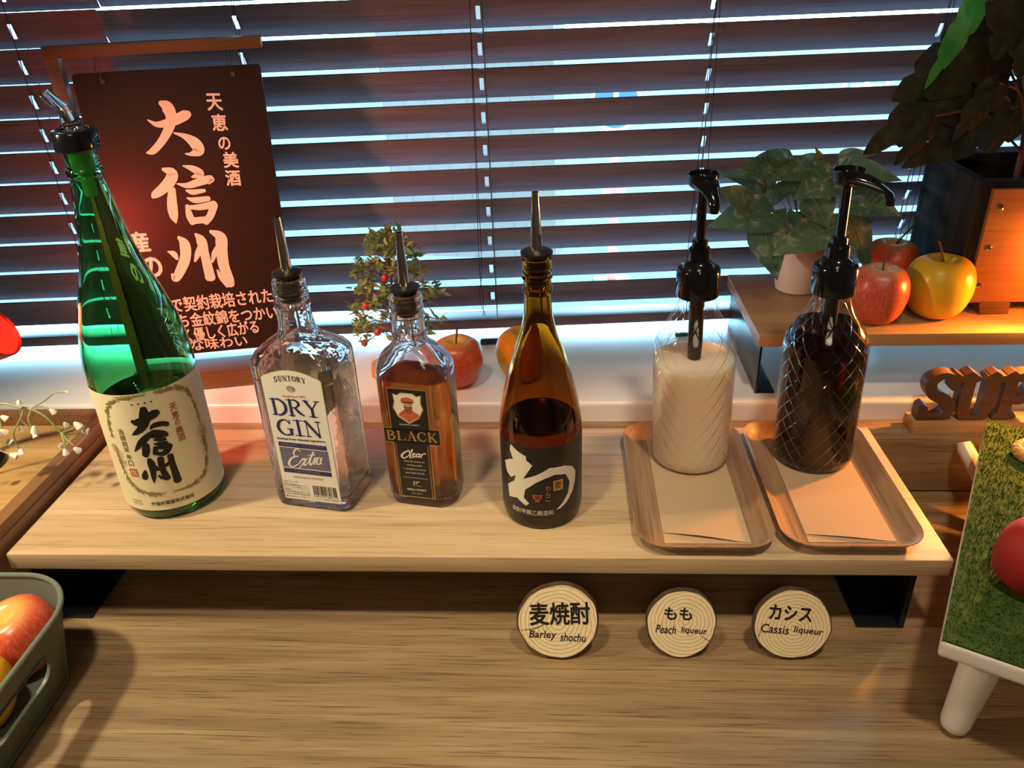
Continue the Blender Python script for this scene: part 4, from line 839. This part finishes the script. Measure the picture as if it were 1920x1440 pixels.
for x in (-9.6, 5.3):
    b = NB(); pts = [(x + .5*math.sin(2*PI*k/16)*.5, -.5 + .9*0, 42.6 + 1.5*math.cos(2*PI*k/16)) for k in range(17)]
    tube(b, [(p[0], -.55 + .6*math.cos(PI*k/8), p[2]) for k, p in enumerate(pts)], .09, 8); finish('hanging_ring', b, 'string', t)
    b = NB(); tube(b, [(x + .1, -.20, 41.0), (x + .1, -.30, 41.0)], .28, 14); finish('eyelet', b, 'chrome', t)

# ------------------------------------------------------------------ wood slice name tags leaning on the shelf edge
def ringmat(name, cx, cz, seed):
    m, nt, bb = newmat(name)
    v = coords(nt, (1, 0, 1), loc=(-cx*S, 0, -cz*S))
    n_ = node(nt, 'ShaderNodeTexNoise'); n_.inputs['Scale'].default_value = 45 + seed; n_.inputs['Detail'].default_value = 2; link(nt, v, n_.inputs['Vector'])
    ad = node(nt, 'ShaderNodeVectorMath', operation='MULTIPLY_ADD'); ad.inputs[1].default_value = (.006, .006, .006); link(nt, n_.outputs['Color'], ad.inputs[0]); link(nt, v, ad.inputs[2])
    sub = node(nt, 'ShaderNodeVectorMath', operation='SUBTRACT'); sub.inputs[1].default_value = (.003, .003, .003); link(nt, ad.outputs[0], sub.inputs[0])
    ln = node(nt, 'ShaderNodeVectorMath', operation='LENGTH'); link(nt, sub.outputs[0], ln.inputs[0])
    ml = node(nt, 'ShaderNodeMath', operation='MULTIPLY'); ml.inputs[1].default_value = 210 + 20*seed; link(nt, ln.outputs['Value'], ml.inputs[0])
    pw = node(nt, 'ShaderNodeMath', operation='FRACT'); link(nt, ml.outputs[0], pw.inputs[0])
    c = ramp(nt, pw.outputs[0], [(0.0, (.80, .66, .42)), (.62, (.78, .63, .38)), (.82, (.30, .175, .055)), (.93, (.72, .56, .33)), (1.0, (.80, .66, .42))])
    g = noise(nt, coords(nt, (300, 300, 300)), 1.0, 3)
    link(nt, mix(nt, .25, c, ramp(nt, g, [(.35, (.66, .51, .31)), (.6, (.86, .72, .48))])), bb.inputs['Base Color']); setin(bb, Roughness=.7); return m
def slice_(label, x, y, rx, rz_, words, sub_, seed, crack):
    th = .9; t = thing('wood_slice_tag', label, 'name tag', (x, y, -10), 0, 'log slice name tags leaning on the shelf', (-.36, 0))
    rnd = random.Random(seed); ph = [rnd.uniform(0, 6) for _ in range(4)]
    def R_(a, k=1.0): return k*(1 + .018*math.sin(2*a + ph[0]) + .014*math.sin(3*a + ph[1]) + .007*math.sin(7*a + ph[2]) + .004*math.sin(13*a + ph[3]))
    N = 72
    def loop(k, y_): return [(rx*R_(a, k)*math.cos(a), y_, rz_ + rz_*R_(a, k)*math.sin(a)) for a in [2*PI*i/N for i in range(N)]]
    b = NB(); rings_loft(b, [loop(.955, -th/2), loop(.985, -th/2 + .02), loop(1.0, -th/4), loop(1.0, th/4), loop(.97, th/2)]); finish('bark', b, 'bark', t)
    b = NB(); rings_loft(b, [loop(.952, -th/2 - .015), loop(.952, -th/2 + .1)]); face = finish('wood_face', b, ringmat('growth_rings_%d' % seed, rnd.uniform(-.6, .6), rz_ + rnd.uniform(-.5, .5), seed), t, angle=60)
    b = NB(); mp = frontmap(-th/2, .035)
    for body, x0, y0, x1, y1, h, bo in words: text(b, body, x0, y0 + rz_, x1, y1 + rz_, h, mp, 0, bo)
    for body, x0, y0, x1, y1, h, bo in sub_: text(b, body, x0, y0 + rz_, x1, y1 + rz_, h, mp, 0, bo, .12)
    stroke(b, [(p, q + rz_, w_) for p, q, w_ in crack], mp, 1, n=4)
    finish('lettering', b, ['ink', mat('crack_brown_%d' % seed, (.10, .05, .02), .8)], face, smooth=False)
slice_('round log slice tag handwritten Barley shochu, largest of the three', 2.75, -3.55, 4.1, 4.05, [('麦焼酎', -2.85, .75, 3.15, .95, 2.3, .022)], [('Barley', -2.9, -1.45, -.25, -1.5, 1.0, .012), ('shochu', .25, -1.6, 2.75, -1.7, .85, .012)], 1, [(-3.8, -.95, .03), (-2.4, -.75, .1), (-1.3, -.25, .05)])
slice_('round log slice tag handwritten Peach liqueur, the middle one', 15.1, -3.1, 3.55, 3.6, [('もも', -1.7, 1.1, 1.0, 1.05, 1.25, .03)], [('Peach', -2.5, -.5, -.55, -.65, .85, .012), ('liqueur', .0, -.65, 2.5, -.85, .85, .012)], 2, [(1.9, -1.2, .03), (2.5, -1.6, .08), (3.1, -1.9, .05)])
slice_('round log slice tag handwritten Cassis liqueur, below the right tray', 26.0, -3.2, 3.8, 3.75, [('カシス', -2.3, 1.35, 1.8, 1.05, 1.5, .03)], [('Cassis', -3.05, -.35, -.35, -.6, .9, .012), ('liqueur', .15, -.55, 2.95, -.85, .85, .012)], 3, [(-3.3, -1.3, .08), (-3.1, -.4, .05), (-3.0, .1, .03)])

# ------------------------------------------------------------------ fruit
AP = cat([(0.0, -.78), (.14, -.86), (.32, -.90), (.58, -.82), (.82, -.55), (.96, -.15), (1.0, .15), (.97, .42), (.85, .70), (.64, .88), (.42, .93), (.24, .87), (.10, .74), (0.0, .66)], 3)
def apple(label, x, y, z, r, m, name='apple', cat_='apple', tall=1.0, stem=(.15, .1), tilt=(0, 0), rz=0.0, group=None, stemm='stem'):
    t = thing(name, label, cat_, (x, y, z), rz, group, tilt)
    b = NB(); N = 40; rn = random.Random(int(x*7))
    ph = rn.uniform(0, 6)
    lathe(b, [(max(0, a)*r, (h + .9)*r*tall) for a, h in AP], N)
    for v in b.verts:
        a = math.atan2(v.co.y, v.co.x); k = 1 + .022*math.cos(5*a + ph)*(.3 + max(0, v.co.z/(1.8*r))) + .02*math.cos(2*a + ph*2)
        v.co.x *= k; v.co.y *= k
    finish('flesh', b, m, t, angle=80)
    if stem:
        b = NB(); zt = 1.55*r*tall
        tube(b, cat([(0, 0, zt), (stem[0]*r*.4, stem[1]*r*.4, zt + .3*r), (stem[0]*r*1.5, stem[1]*r*1.5, zt + .75*r)], 4), [.10 + .05*(k/8) for k in range(9)], 8); finish('stem', b, stemm, t)
    return t
apple('red apple on the white sill behind the whisky bottle', -11.1, 35.6, .9, 3.6, 'apple', stem=(.05, .05))
apple('yellow-orange apple on the white sill, half hidden by the brown shochu bottle', -2.3, 37.6, .9, 3.55, 'orangefruit', tall=1.06, stem=(.1, 0), stemm='bark2')
apple('pink striped apple at the front of the right-hand shelf beside the dark pump bottle', 43.4, 34.6, 10, 3.55, 'apple2', tall=1.12, stem=(.1, .25))
apple('bright yellow apple on the right-hand shelf in front of the planter box', 51.5, 36.4, 10, 4.2, 'yellowapple', tall=1.0, stem=(-.15, .1))
apple('red apple at the back of the right-hand shelf, behind the pink and yellow apples', 48.3, 44.5, 10, 3.6, 'apple', tall=1.1, stem=(.5, .3))

# ------------------------------------------------------------------ grey basket with fruit, bottom left
t = thing('tin_basket', 'sage grey rounded metal basket with oval handle hole, holding fruit', 'basket', (-61.0, -14.2, -10))
b = NB(); n_ = 10
rings_loft(b, [rrect(27.6, 20.6, 5.2, n_, 0.05), rrect(28.0, 21.0, 5.4, n_, 0.0), rrect(28.2, 21.2, 5.5, n_, .25), rrect(31.2, 24.8, 6.6, n_, 8.8), rrect(30.8, 24.4, 6.4, n_, 8.8), rrect(28.1, 21.2, 5.4, n_, 2.0), rrect(27.5, 20.6, 5.0, n_, 1.95)])
body = finish('body', b, 'greytin', t, angle=40)
b = NB(); sta = [(.0 + (3.0*math.copysign(1, math.cos(a)) + 1.55*math.cos(a)), 4.95 + 1.55*math.sin(a)) for a in [2*PI*(k + .5)/32 for k in range(32)]]
rings_loft(b, [[(xx, y, z) for y, z in sta] for xx in (10, 20)]); cut = finish('cutter', b, 'greytin', None, (-61.0, -14.2, -10))
md = body.modifiers.new('hole', 'BOOLEAN'); md.object = cut; md.operation = 'DIFFERENCE'; md.solver = 'EXACT'
bpy.context.view_layer.update()
me = D.meshes.new_from_object(body.evaluated_get(bpy.context.evaluated_depsgraph_get())); body.modifiers.clear(); body.data = me; D.objects.remove(cut)
me.set_sharp_from_angle(angle=math.radians(40))
b = NB(); L = rrect(31.1, 24.7, 6.5, 12, 8.85); L.append(L[0]); tube(b, L, .28, 10, caps=False); finish('rolled_rim', b, 'greytin', t)
b = NB(); L = rrect(28.3, 21.3, 5.55, 12, .25); L.append(L[0]); tube(b, L, .13, 8, caps=False)
finish('bottom_seam', b, 'greytin', t)
b = NB(); tube(b, [(14.15, 6.6, .4), (15.62, 7.3, 8.7)], .06, 6); finish('side_seam', b, 'greytin', t)
b = NB(); L = [(14.15 + (z - .25)*.175 + .02, y, z) for y, z in sta]; L.append(L[0]); tube(b, L, .09, 8, caps=False); finish('handle_edge', b, 'greytin', t)
apple('red apple with pale hollow in the grey basket, nearest its far corner', -50.2, -6.65, -8.0, 3.8, 'apple', tilt=(.12, -.1), stem=None)
apple('yellow fruit with dark spot in the grey basket, beside the handle hole', -50.6, -14.2, -8.0, 3.6, 'orangefruit', 'yellow_fruit', 'fruit', 1.0, None)
apple('red apple in the grey basket cut off by the left edge of the photo', -58.2, -6.6, -8.0, 3.7, 'apple', stem=None)
b = NB(); ball(b, (0, 0, .0), .22); o = finish('dark_spot', b, 'ink', None); o.parent = [q for q in COL.objects if q.name.startswith('yellow_fruit')][0]; o.location = Vector((2.9, -1.4, 4.1))*S

# ------------------------------------------------------------------ brown crate on the left, flower spray, red lamp
t = thing('wooden_crate', 'brown wooden tray-topped crate at the left end of the shelf', 'crate', (-79.0, 13.6, -10))
b = NB(); box(b, -23.0, 23.3, -14.6, 11.3, 0, 11.3, .1); box(b, -23.0, 23.3, -14.6, -12.7, 11.3, 12.4, .08); finish('box_body', b, 'crate', t)
b = NB(); box(b, 21.7, 23.3, -12.7, 11.3, 11.0, 12.5, .1); box(b, -23.0, 21.7, 9.8, 11.3, 11.0, 13.2, .1); finish('rim', b, 'crate', t)
b = NB(); box(b, -22.9, 21.6, -12.6, 9.7, 11.2, 11.6); finish('inner_floor', b, 'crate_in', t)
fx = lambda px, py: (-58.45 + .0610*px - .0222*(py - 755), 0, 12.01 - .0696*(py - 755))      # points of the spray on the plane y = 11
fr = (-64, 11, 1.62); OFF = Vector((64, 0, -1.62))
t = thing('flower_spray', 'spray of small white bell flowers arching over the brown crate', 'flowers', fr)
def fp(px, py, dy=0.0): return Vector((fx(px, py)[0] + .0*dy, dy, fx(px, py)[2])) + OFF
stems = [[Vector((-.3, 0, .05)), fp(-52, 840), fp(-36, 780), fp(0, 757), fp(40, 764), fp(62, 768), fp(85, 780), fp(103, 797), fp(116, 812)],
 [fp(60, 766), fp(80, 756, .5), fp(96, 745, .8), fp(117, 745, 1)], [fp(70, 764), fp(88, 759, -.4), fp(101, 765, -.6)], [fp(60, 768), fp(62, 778, -.8), fp(70, 792, -1)],
 [fp(42, 765), fp(40, 775), fp(44, 790), fp(55, 800), fp(65, 812)], [fp(45, 768), fp(46, 778, -.6), fp(36, 800, -.9), fp(38, 818, -.9), fp(45, 832, -1)],
 [fp(116, 812), fp(128, 807), fp(140, 803)], [fp(116, 812), fp(132, 817, .4), fp(150, 816, .6)], [fp(125, 808), fp(125, 800)], [fp(118, 812), fp(133, 822, -.4), fp(146, 830, -.6)], [fp(116, 812), fp(128, 820, -.7), fp(134, 832, -1)], [fp(117, 813), fp(124, 828, .5), fp(115, 838, .8)],
 [fp(0, 757), fp(10, 772, -1), fp(20, 790, -1.5)], [fp(0, 830, -1), fp(20, 836, -1.3), fp(35, 841, -1.3)], [fp(0, 824, -.5), fp(10, 826, -.7), fp(20, 822, -.8)], [fp(0, 757), fp(-6, 780, -1), fp(-10, 810, -1)]]
b = NB()
for i, s in enumerate(stems): q = cat([tuple(p) for p in s], 5); tube(b, q, [.17 - .07*k/len(q) if i == 0 else .085 for k in range(len(q))], 7)
finish('stem', b, 'greenstem', t)
bells = [(119, 745, 1, .3, .9), (106, 766, -.6, .3, 1.2), (75, 796, -1, -.1, 1.5), (66, 816, 0, .4, 1.1), (49, 838, -1, .2, 1.4), (125, 795, 0, 0, 1.1), (147, 797, 0, .4, 1.6), (158, 814, .6, .9, 1.5), (152, 838, -.6, .3, 1.4), (134, 838, -1, .0, 1.35), (110, 842, .8, -.4, 1.2), (44, 800, -.3, .1, 1.2), (22, 795, -1.5, .3, 1.4), (19, 774, -1, .5, 1.3), (8, 799, -1.4, .2, 1.6), (28, 821, -.8, .8, 1.5), (38, 842, -1.3, .8, 1.6), (4, 813, -1.5, .5, 1.3), (40, 752, -.3, 0, 1.0), (3, 862, -1.5, -.1, 1.6)]
for px, py, dy, hd, sc in bells:
    b = NB(); lathe(b, [(0, .52), (.16, .5), (.30, .30), (.42, -.05), (.50, -.42), (.44, -.38), (.36, -.05), (.22, .28), (0, .38)], 14)
    m_ = Matrix.Translation(fp(px, py, dy)) @ Euler((random.Random(px).uniform(-.5, .5), -hd*1.4, 0)).to_matrix().to_4x4() @ Matrix.Scale(sc*.56, 4)
    bmesh.ops.transform(b, matrix=m_, verts=b.verts[:]); finish('bell_flower', b, 'petal', t)
t = thing('red_spot_lamp', 'red glowing spot lamp head at the left edge, tilted up to the right', 'lamp', (-61.2, 14.0, 1.62))
dv = Vector((.78, .10, .42)).normalized(); ce = Vector((3.0, 0, 17.6))
q = dv.to_track_quat('Z', 'Y').to_matrix().to_4x4(); m_ = Matrix.Translation(ce) @ q
b = NB(); lathe(b, [(0, -4.6), (1.6, -4.5), (2.2, -3.9), (2.9, -1), (3.05, .1), (2.9, .12), (2.75, -.4), (0, -.5)], 40); bmesh.ops.transform(b, matrix=m_, verts=b.verts[:]); finish('lamp_head', b, 'redlamp', t)
b = NB(); lathe(b, [(0, -.42), (2.72, -.34), (2.8, -.1), (2.75, -.3), (0, -.38)], 40); bmesh.ops.transform(b, matrix=m_, verts=b.verts[:]); finish('lamp_face', b, 'redglow', t)
b = NB(); tube(b, cat([tuple(ce - dv*4), (-5.6, 0, 9), (-5.5, 0, .4)], 6), .5, 12); lathe(b, [(0, 0), (3, 0), (3, .5), (.6, .9), (0, .9)], 28, 0, -5.5, 0); finish('lamp_foot', b, 'black', t)

# ------------------------------------------------------------------ little berry tree behind the whisky bottle
t = thing('berry_tree', 'small artificial tree with mixed green leaves and red berries behind the whisky bottle', 'plant', (-20.2, 40.5, .9))
rnd = random.Random(21)
b = NB(); tube(b, cat([(0, 0, 1.5), (-.3, 0, 5), (.2, 0, 9), (0, 0, 14), (.2, 0, 20.4)], 5), [.34 - .27*k/20 for k in range(21)], 8)
tips = []
for k in range(70):
    z = 4.3 + 15.0*(k/70)**.9; a = k*2.4; rr = (6.4*math.sin(PI*min(1, (20.5 - z)/13.5)**.75*.5) + .3)*rnd.uniform(.7, 1.08)
    p0 = (0, 0, z - .8); p2 = (rr*math.cos(a) - .2, rr*.8*math.sin(a), z + rnd.uniform(-.6, 2.2)); p1 = (p2[0]*.5, p2[1]*.5, z + .6)
    tube(b, cat([p0, p1, p2], 4), .07, 5); tips.append((p1, p2))
tips.append(((0, 0, 19), (.2, 0, 20.6)))
finish('trunk', b, 'bark2', t)
b = NB()
for p1, p2 in tips:
    for q in range(11):
        f = rnd.uniform(.35, 1.05); c = Vector(p1).lerp(Vector(p2), f) + Vector((rnd.uniform(-.4, .4), rnd.uniform(-.4, .4), rnd.uniform(-.4, .4)))
        d = Vector((rnd.uniform(-1, 1), rnd.uniform(-1, 1), rnd.uniform(-.5, 1))).normalized()
        l = rnd.uniform(.9, 1.7); leaf(b, c, c + d*l, l*.5, (rnd.uniform(-1, 1), rnd.uniform(-1, 1), 1), .2, .1, 0, 4, 1)
finish('foliage', b, 'tinyleaf', t)
for px, pz, py in ((-2.4, 5.9, -3.2), (1.2, 6.6, -2.6), (-4.9, 3.6, -1.8), (.7, 3.3, -3.2), (-.9, 2.1, -3.2), (-.8, 13.4, -2.0), (2.3, 9.2, -3), (-3.8, 9.5, -2.5)):
    b = NB(); ball(b, (0, 0, 0), .48, 0, 1.15); bmesh.ops.translate(b, verts=b.verts[:], vec=(px + .5, py, pz + 1.2)); finish('berry', b, 'berry', t)
b = NB(); lathe(b, [(0, 0), (2.0, 0), (2.5, .5), (2.6, 1.2), (2.3, 2.0), (1.4, 2.6), (0, 2.7)], 26, 0, -1.1, -2.6)
for v in b.verts: v.co += Vector((rnd.uniform(-.15, .15), rnd.uniform(-.15, .15), rnd.uniform(-.1, .1) if v.co.z > .1 else 0))
tube(b, [(-.6, -1.6, 2), (0, 0, 2.3)], .3, 6)
finish('moss_base', b, 'burlap', t)

# ------------------------------------------------------------------ right-hand shelf and what stands on it
t = thing('side_shelf', 'short oak shelf on black steel bracket standing on the white sill, right', 'shelf', (54, 41.8, .9))
b = NB(); box(b, -25.9, 40, -11.3, 10.3, 7.45, 9.1, .1); finish('board', b, 'shelf', t)
for x, s in ((-25.1, 1), (34, -1)):
    b = NB(); box(b, x - .15, x + .15, -9.9, 9.8, 0, 7.45, .05); box(b, min(x, x + s*2.4), max(x, x + s*2.4), -9.9, 9.8, 0, .25, .05); box(b, min(x, x + s*2.4), max(x, x + s*2.4), -9.9, 9.8, 7.2, 7.45, .05); finish('bracket', b, 'blacksteel', t)
t = thing('pothos_plant', 'leafy variegated pothos in a small white pot on the right-hand shelf', 'plant', (36.6, 46.3, 10))
B0 = Vector((36.6, 46.3, 10))
b = NB(); lathe(b, [(0, .1), (2.6, 0), (2.9, .15), (3.05, 1.0), (3.45, 6.6), (3.3, 6.7), (3.2, 6.4), (3.1, 5.9), (0, 5.8)], 40)
finish('pot', b, 'pot', t)
b = NB(); lathe(b, [(0, 5.82), (3.05, 5.92), (2.4, 6.3), (0, 6.5)], 24); finish('soil', b, 'soil', t)
b = NB()
for p, q, w_ in POTHOS:
    P_ = Vector(p) - B0; tube(b, cat([(rnd.uniform(-1, 1), rnd.uniform(-1, 1), 6.2), tuple(P_*.45 + Vector((0, 1.5, 5.0))), tuple(P_)], 5), .13, 6)
finish('vines', b, 'greenstem', t)
for i, (p, q, w_) in enumerate(POTHOS):
    b = NB(); leaf(b, Vector(p) - B0, Vector(q) - B0, w_*1.3, (rnd.uniform(-.3, .3), -.75, .75), .22, .16, 0, 12, 4, .8, .05, .12, rib=1); finish('leaf', b, ['pothos', 'leafrib'], t)
t = thing('planter_box', 'square dark wood planter with pine front panel and screws, on the right-hand shelf', 'planter', (65, 44.3, 10))
b = NB()
for x0, x1, y0, y1 in ((-11, 11, -7.0, -5.6), (-11, 11, 7.4, 8.8), (-11, -9.6, -5.6, 7.4), (9.6, 11, -5.6, 7.4)): box(b, x0, x1, y0, y1, 1.5, 17.0, .12)
box(b, -9.6, 9.6, -5.6, 7.4, 1.5, 2.6); finish('box_body', b, 'planter', t)
b = NB(); box(b, -9.5, 9.5, -7.7, -7.0, 1.5, 16.2, .06); finish('front_panel', b, 'panel', t)
for x in (-6.0, 6.0):
    b = NB(); box(b, x - 1.8, x + 1.8, -8.2, 6.5, 0, .75, .05); box(b, x - 1.9, x + 1.9, -8.0, 6.5, .75, 1.5, .05); finish('foot', b, 'stand', t)
b = NB(); box(b, -9.55, 9.55, -5.55, 7.35, 2.6, 13.8); finish('soil', b, 'soil', t)
for x, z in ((-8.3, 14.0), (-8.5, 8.9), (-8.6, 3.9)):
    b = NB(); lathe(b, [(0, .0), (.40, 0), (.36, .12), (.18, .17), (0, .17)], 20)
    for a in (0, PI/2):
        st = len(b.verts); box(b, -.26, .26, -.06, .06, .15, .185, mi=1); xform(b, st, Matrix.Rotation(a + .5, 4, 'Z'))
    bmesh.ops.transform(b, matrix=Matrix.Translation((x, -7.7, z)) @ Matrix.Rotation(PI/2, 4, 'X'), verts=b.verts[:]); finish('screw', b, ['chrome', 'ink'], t)
t = thing('monstera_plant', 'large drooping shade-darkened leaves rising from the planter box, top right', 'plant', (62, 44.5, 23.8))
B0 = Vector((62, 44.5, 23.8)); rnd = random.Random(5)
b = NB(); tube(b, cat([(0, 0, -.1), (.1, .2, 6), (-.3, .4, 14), (-1.5, .5, 24)], 5), .45, 8)
for p, q, w_, k in MONST:
    P_ = Vector(p) - B0; tube(b, cat([(-.2, .3, max(2, P_.z*.5)), tuple(P_*.6 + Vector((1, .5, 4))), tuple(P_)], 5), .16, 6)
finish('stalk', b, 'bark2', t)
def mleaf(b, p, q, w_, seed):
    """broad split leaf: a blade whose edge is notched between the ribs"""
    rn = random.Random(seed); p = Vector(p); q = Vector(q); d = q - p; L = d.length; d.normalize()
    up = Vector((rn.uniform(-.3, .3), -.8, .5)); s = d.cross(up).normalized(); n = s.cross(d); nl, nw = 22, 8
    V = []
    for i in range(nl + 1):
        x = i/nl; row = []
        half = w_*.5*(math.sin(PI*min(1, x*.97 + .03)**.62)**.8)*1.15
        for j in range(-nw, nw + 1):
            k = j/nw; notch = 1 - .30*max(0, math.sin(x*17 + (1.2 if k > 0 else 0)))**6*(abs(k) > .5)*(.15 < x < .92)
            kk = k*notch
            pos = p + d*(x*L - .16*L*kk*kk*(1 - 2*x)) + s*(half*kk) + n*(-.34*half*kk*kk + .03*half*math.cos(k*5) + .12*L*x*(1 - x) + .05*half*math.sin(x*7 + 2*k))
            row.append(b.verts.new(pos))
        V.append(row)
    for i in range(nl):
        for j in range(2*nw): b.faces.new((V[i][j], V[i+1][j], V[i+1][j+1], V[i][j+1]))
for i, (p, q, w_, k) in enumerate(MONST):
    b = NB(); mleaf(b, Vector(p) - B0, Vector(q) - B0, w_, i); finish('leaf', b, 'litleaf' if k else 'monstera', t, angle=70)
t = thing('amber_jar_lamp', 'clear glass jar lamp with amber glow at the right edge in front of the planter', 'lamp', (66.6, 33.3, 10))
b = NB(); lathe(b, [(0, .3), (4.0, .3), (4.5, .8), (4.6, 2), (4.6, 12.5), (4.4, 12.6), (4.4, 2), (4.2, .9), (0, .7)], 48); finish('glass_jar', b, 'pet2', t)
b = NB(); lathe(b, [(0, .0), (3.6, .0), (3.8, .3), (0, .3)], 32); finish('base', b, 'black', t)
b = NB(); lathe(b, [(0, 3), (.5, 3.2), (.6, 6), (.4, 9), (0, 9.3)], 16); finish('bulb', b, 'amberglow', t)

# ------------------------------------------------------------------ wooden letters, grass-topped stand, right
t = thing('letter_sign', 'brown wooden block letters on a pine strip, standing on the ledge at right', 'sign', (61, 27.7, -2))
b = NB(); box(b, -13.7, 16, -1.4, 1.4, 0, 1.65, .12); finish('base_strip', b, 'letterbase', t)
def block(word_part, ch, x, w_, h):
    b = NB()
    for i_, st in enumerate(serif(ch, .30, .20, .17)):
        pts = [(x + p*w_, 1.66 + q*h, r*w_) for p, q, r in st]
        bb_ = NB(); stroke(bb_, pts, frontmap(-.85 - .012*i_, 0), 0, n=6 if len(pts) > 2 else 1, cap=1)
        g = bmesh.ops.extrude_face_region(bb_, geom=bb_.faces[:]); vs = [e for e in g['geom'] if isinstance(e, bmesh.types.BMVert)]
        bmesh.ops.translate(bb_, verts=vs, vec=(0, 1.7, 0)); me = D.meshes.new('tmp'); bb_.to_mesh(me); bb_.free(); b.from_mesh(me); D.meshes.remove(me)
    finish('letter', b, 'letters', t, angle=30)
block('S', 'S', -13.2, 4.6, 6.4); block('U', 'U', -8.9, 5.0, 6.4); block('P', 'P', -4.0, 5.0, 6.4)
t = thing('leaf_sprig', 'small sprig of yellow-green leaves at the right edge by the wooden letters', 'plant', (63.5, 24.4, 2.0))
b = NB(); rnd = random.Random(3)
for p, q in (((0, 0, 4), (-3.6, 1.5, 5.0)), ((0, 0, 4.5), (-2.6, 1.2, 7.2)), ((0, 0, 3.5), (-2.4, 1.2, 2.6)), ((0, 0, 5), (-.6, .8, 8)), ((0, 0, 4), (1.8, 1.0, 6))): leaf(b, p, q, 1.7, (0, -1, .4), .25, .1, 0, 8, 2)
finish('leaf', b, 'goldleaf', t)
b = NB(); tube(b, [(0, 0, .02), (.1, 0, 2), (0, 0, 5)], .12, 6); finish('stem', b, 'greenstem', t)
GZ = math.atan2(-.487, .873)
t = thing('grass_stand', 'low white stand with artificial turf top and round tapered legs, right foreground', 'stand', (57.5, -1.7, -10), GZ)
b = NB(); hw, hd = 15, 20.15
box(b, -hw, hw, -hd, hd, 9.9, 11.7, .5, seg=4)
finish('tray_top', b, 'whiteplastic', t)
m, nt, bb = newmat('turf'); link(nt, ramp(nt, noise(nt, coords(nt, (70, 70, 70)), 1.0, 5, .7), [(.3, (.035, .065, .012)), (.55, (.06, .105, .022)), (.75, (.12, .14, .042))]), bb.inputs['Base Color']); setin(bb, Roughness=.9, Specular_IOR_Level=.1); M['turf'] = m
b = NB(); box(b, -hw + .08, hw - .08, -hd + .15, hd - .1, 11.6, 11.85); rnd = random.Random(8)
for k in range(20000):
    x, y = rnd.uniform(-hw + .12, hw - .12), rnd.uniform(-hd + .2, hd - .15); a = rnd.uniform(0, 6.28); w_ = .055; l = rnd.uniform(.35, .62); ln = rnd.uniform(.1, .45)
    c, s = math.cos(a), math.sin(a); lx, ly = ln*math.cos(a*3), ln*math.sin(a*3) - .15
    b.faces.new([b.verts.new(p) for p in ((x - w_*c, y - w_*s, 11.83), (x + w_*c, y + w_*s, 11.83), (x + lx, y + ly, 11.83 + l*.75))])
o = finish('turf', b, 'turf', t, smooth=False); o['kind'] = 'stuff'
for sx_, sy_ in ((-1, -1), (-1, 1), (1, -1), (1, 1)):
    b = NB(); P0 = Vector((sx_*(hw - 3.7), sy_*(hd - 3.5), 10.1)); P1 = Vector((sx_*(hw - 3.0), sy_*(hd - 2.4), 1.2)); d = (P1 - P0).normalized()
    tube(b, [P0, P0.lerp(P1, .5), P1, P1 + d*.6, P1 + d*.95, P1 + d*1.08], [1.75, 1.5, 1.25, 1.1, .7, .2], 24)
    finish('leg', b, 'whiteplastic', t)
apple('matte red fruit ornament lying on the turf of the white stand', 43.9, -5.2, 1.95, 3.35, 'redmatte', 'red_ornament', 'ornament', 1.02, (.35, -.2), stemm='greenstem', tilt=(.1, .25))
t = thing('glazed_pastry', 'golden glazed round pastry on the turf, cut off by the right edge', 'pastry', (55.6, 15.0, 1.95))
b = NB()
for j in range(3):
    L = [((1.75 + .16*math.cos(5*a + j*2.1))*math.cos(a), (1.75 + .16*math.cos(5*a + j*2.1))*math.sin(a), .62 + .25*math.sin(5*a + j*2.1)) for a in [2*PI*k/60 for k in range(61)]]
    tube(b, L, .5, 10, caps=False)
lathe(b, [(0, .1), (1.4, .1), (1.5, .6), (0, .9)], 24); finish('crust', b, 'cookie', t)
t = thing('white_tube', 'pale white tube leaning on the wooden ledge behind the turf stand', 'tube', (56.0, 16.2, -10))
b = NB(); tube(b, [(-3.3, 7.8, 8.2), (-3.15, 7.4, 7.6), (0, 0, 1.0)], [.75, 1.0, 1.0], 24); finish('barrel', b, 'whiteplastic', t)
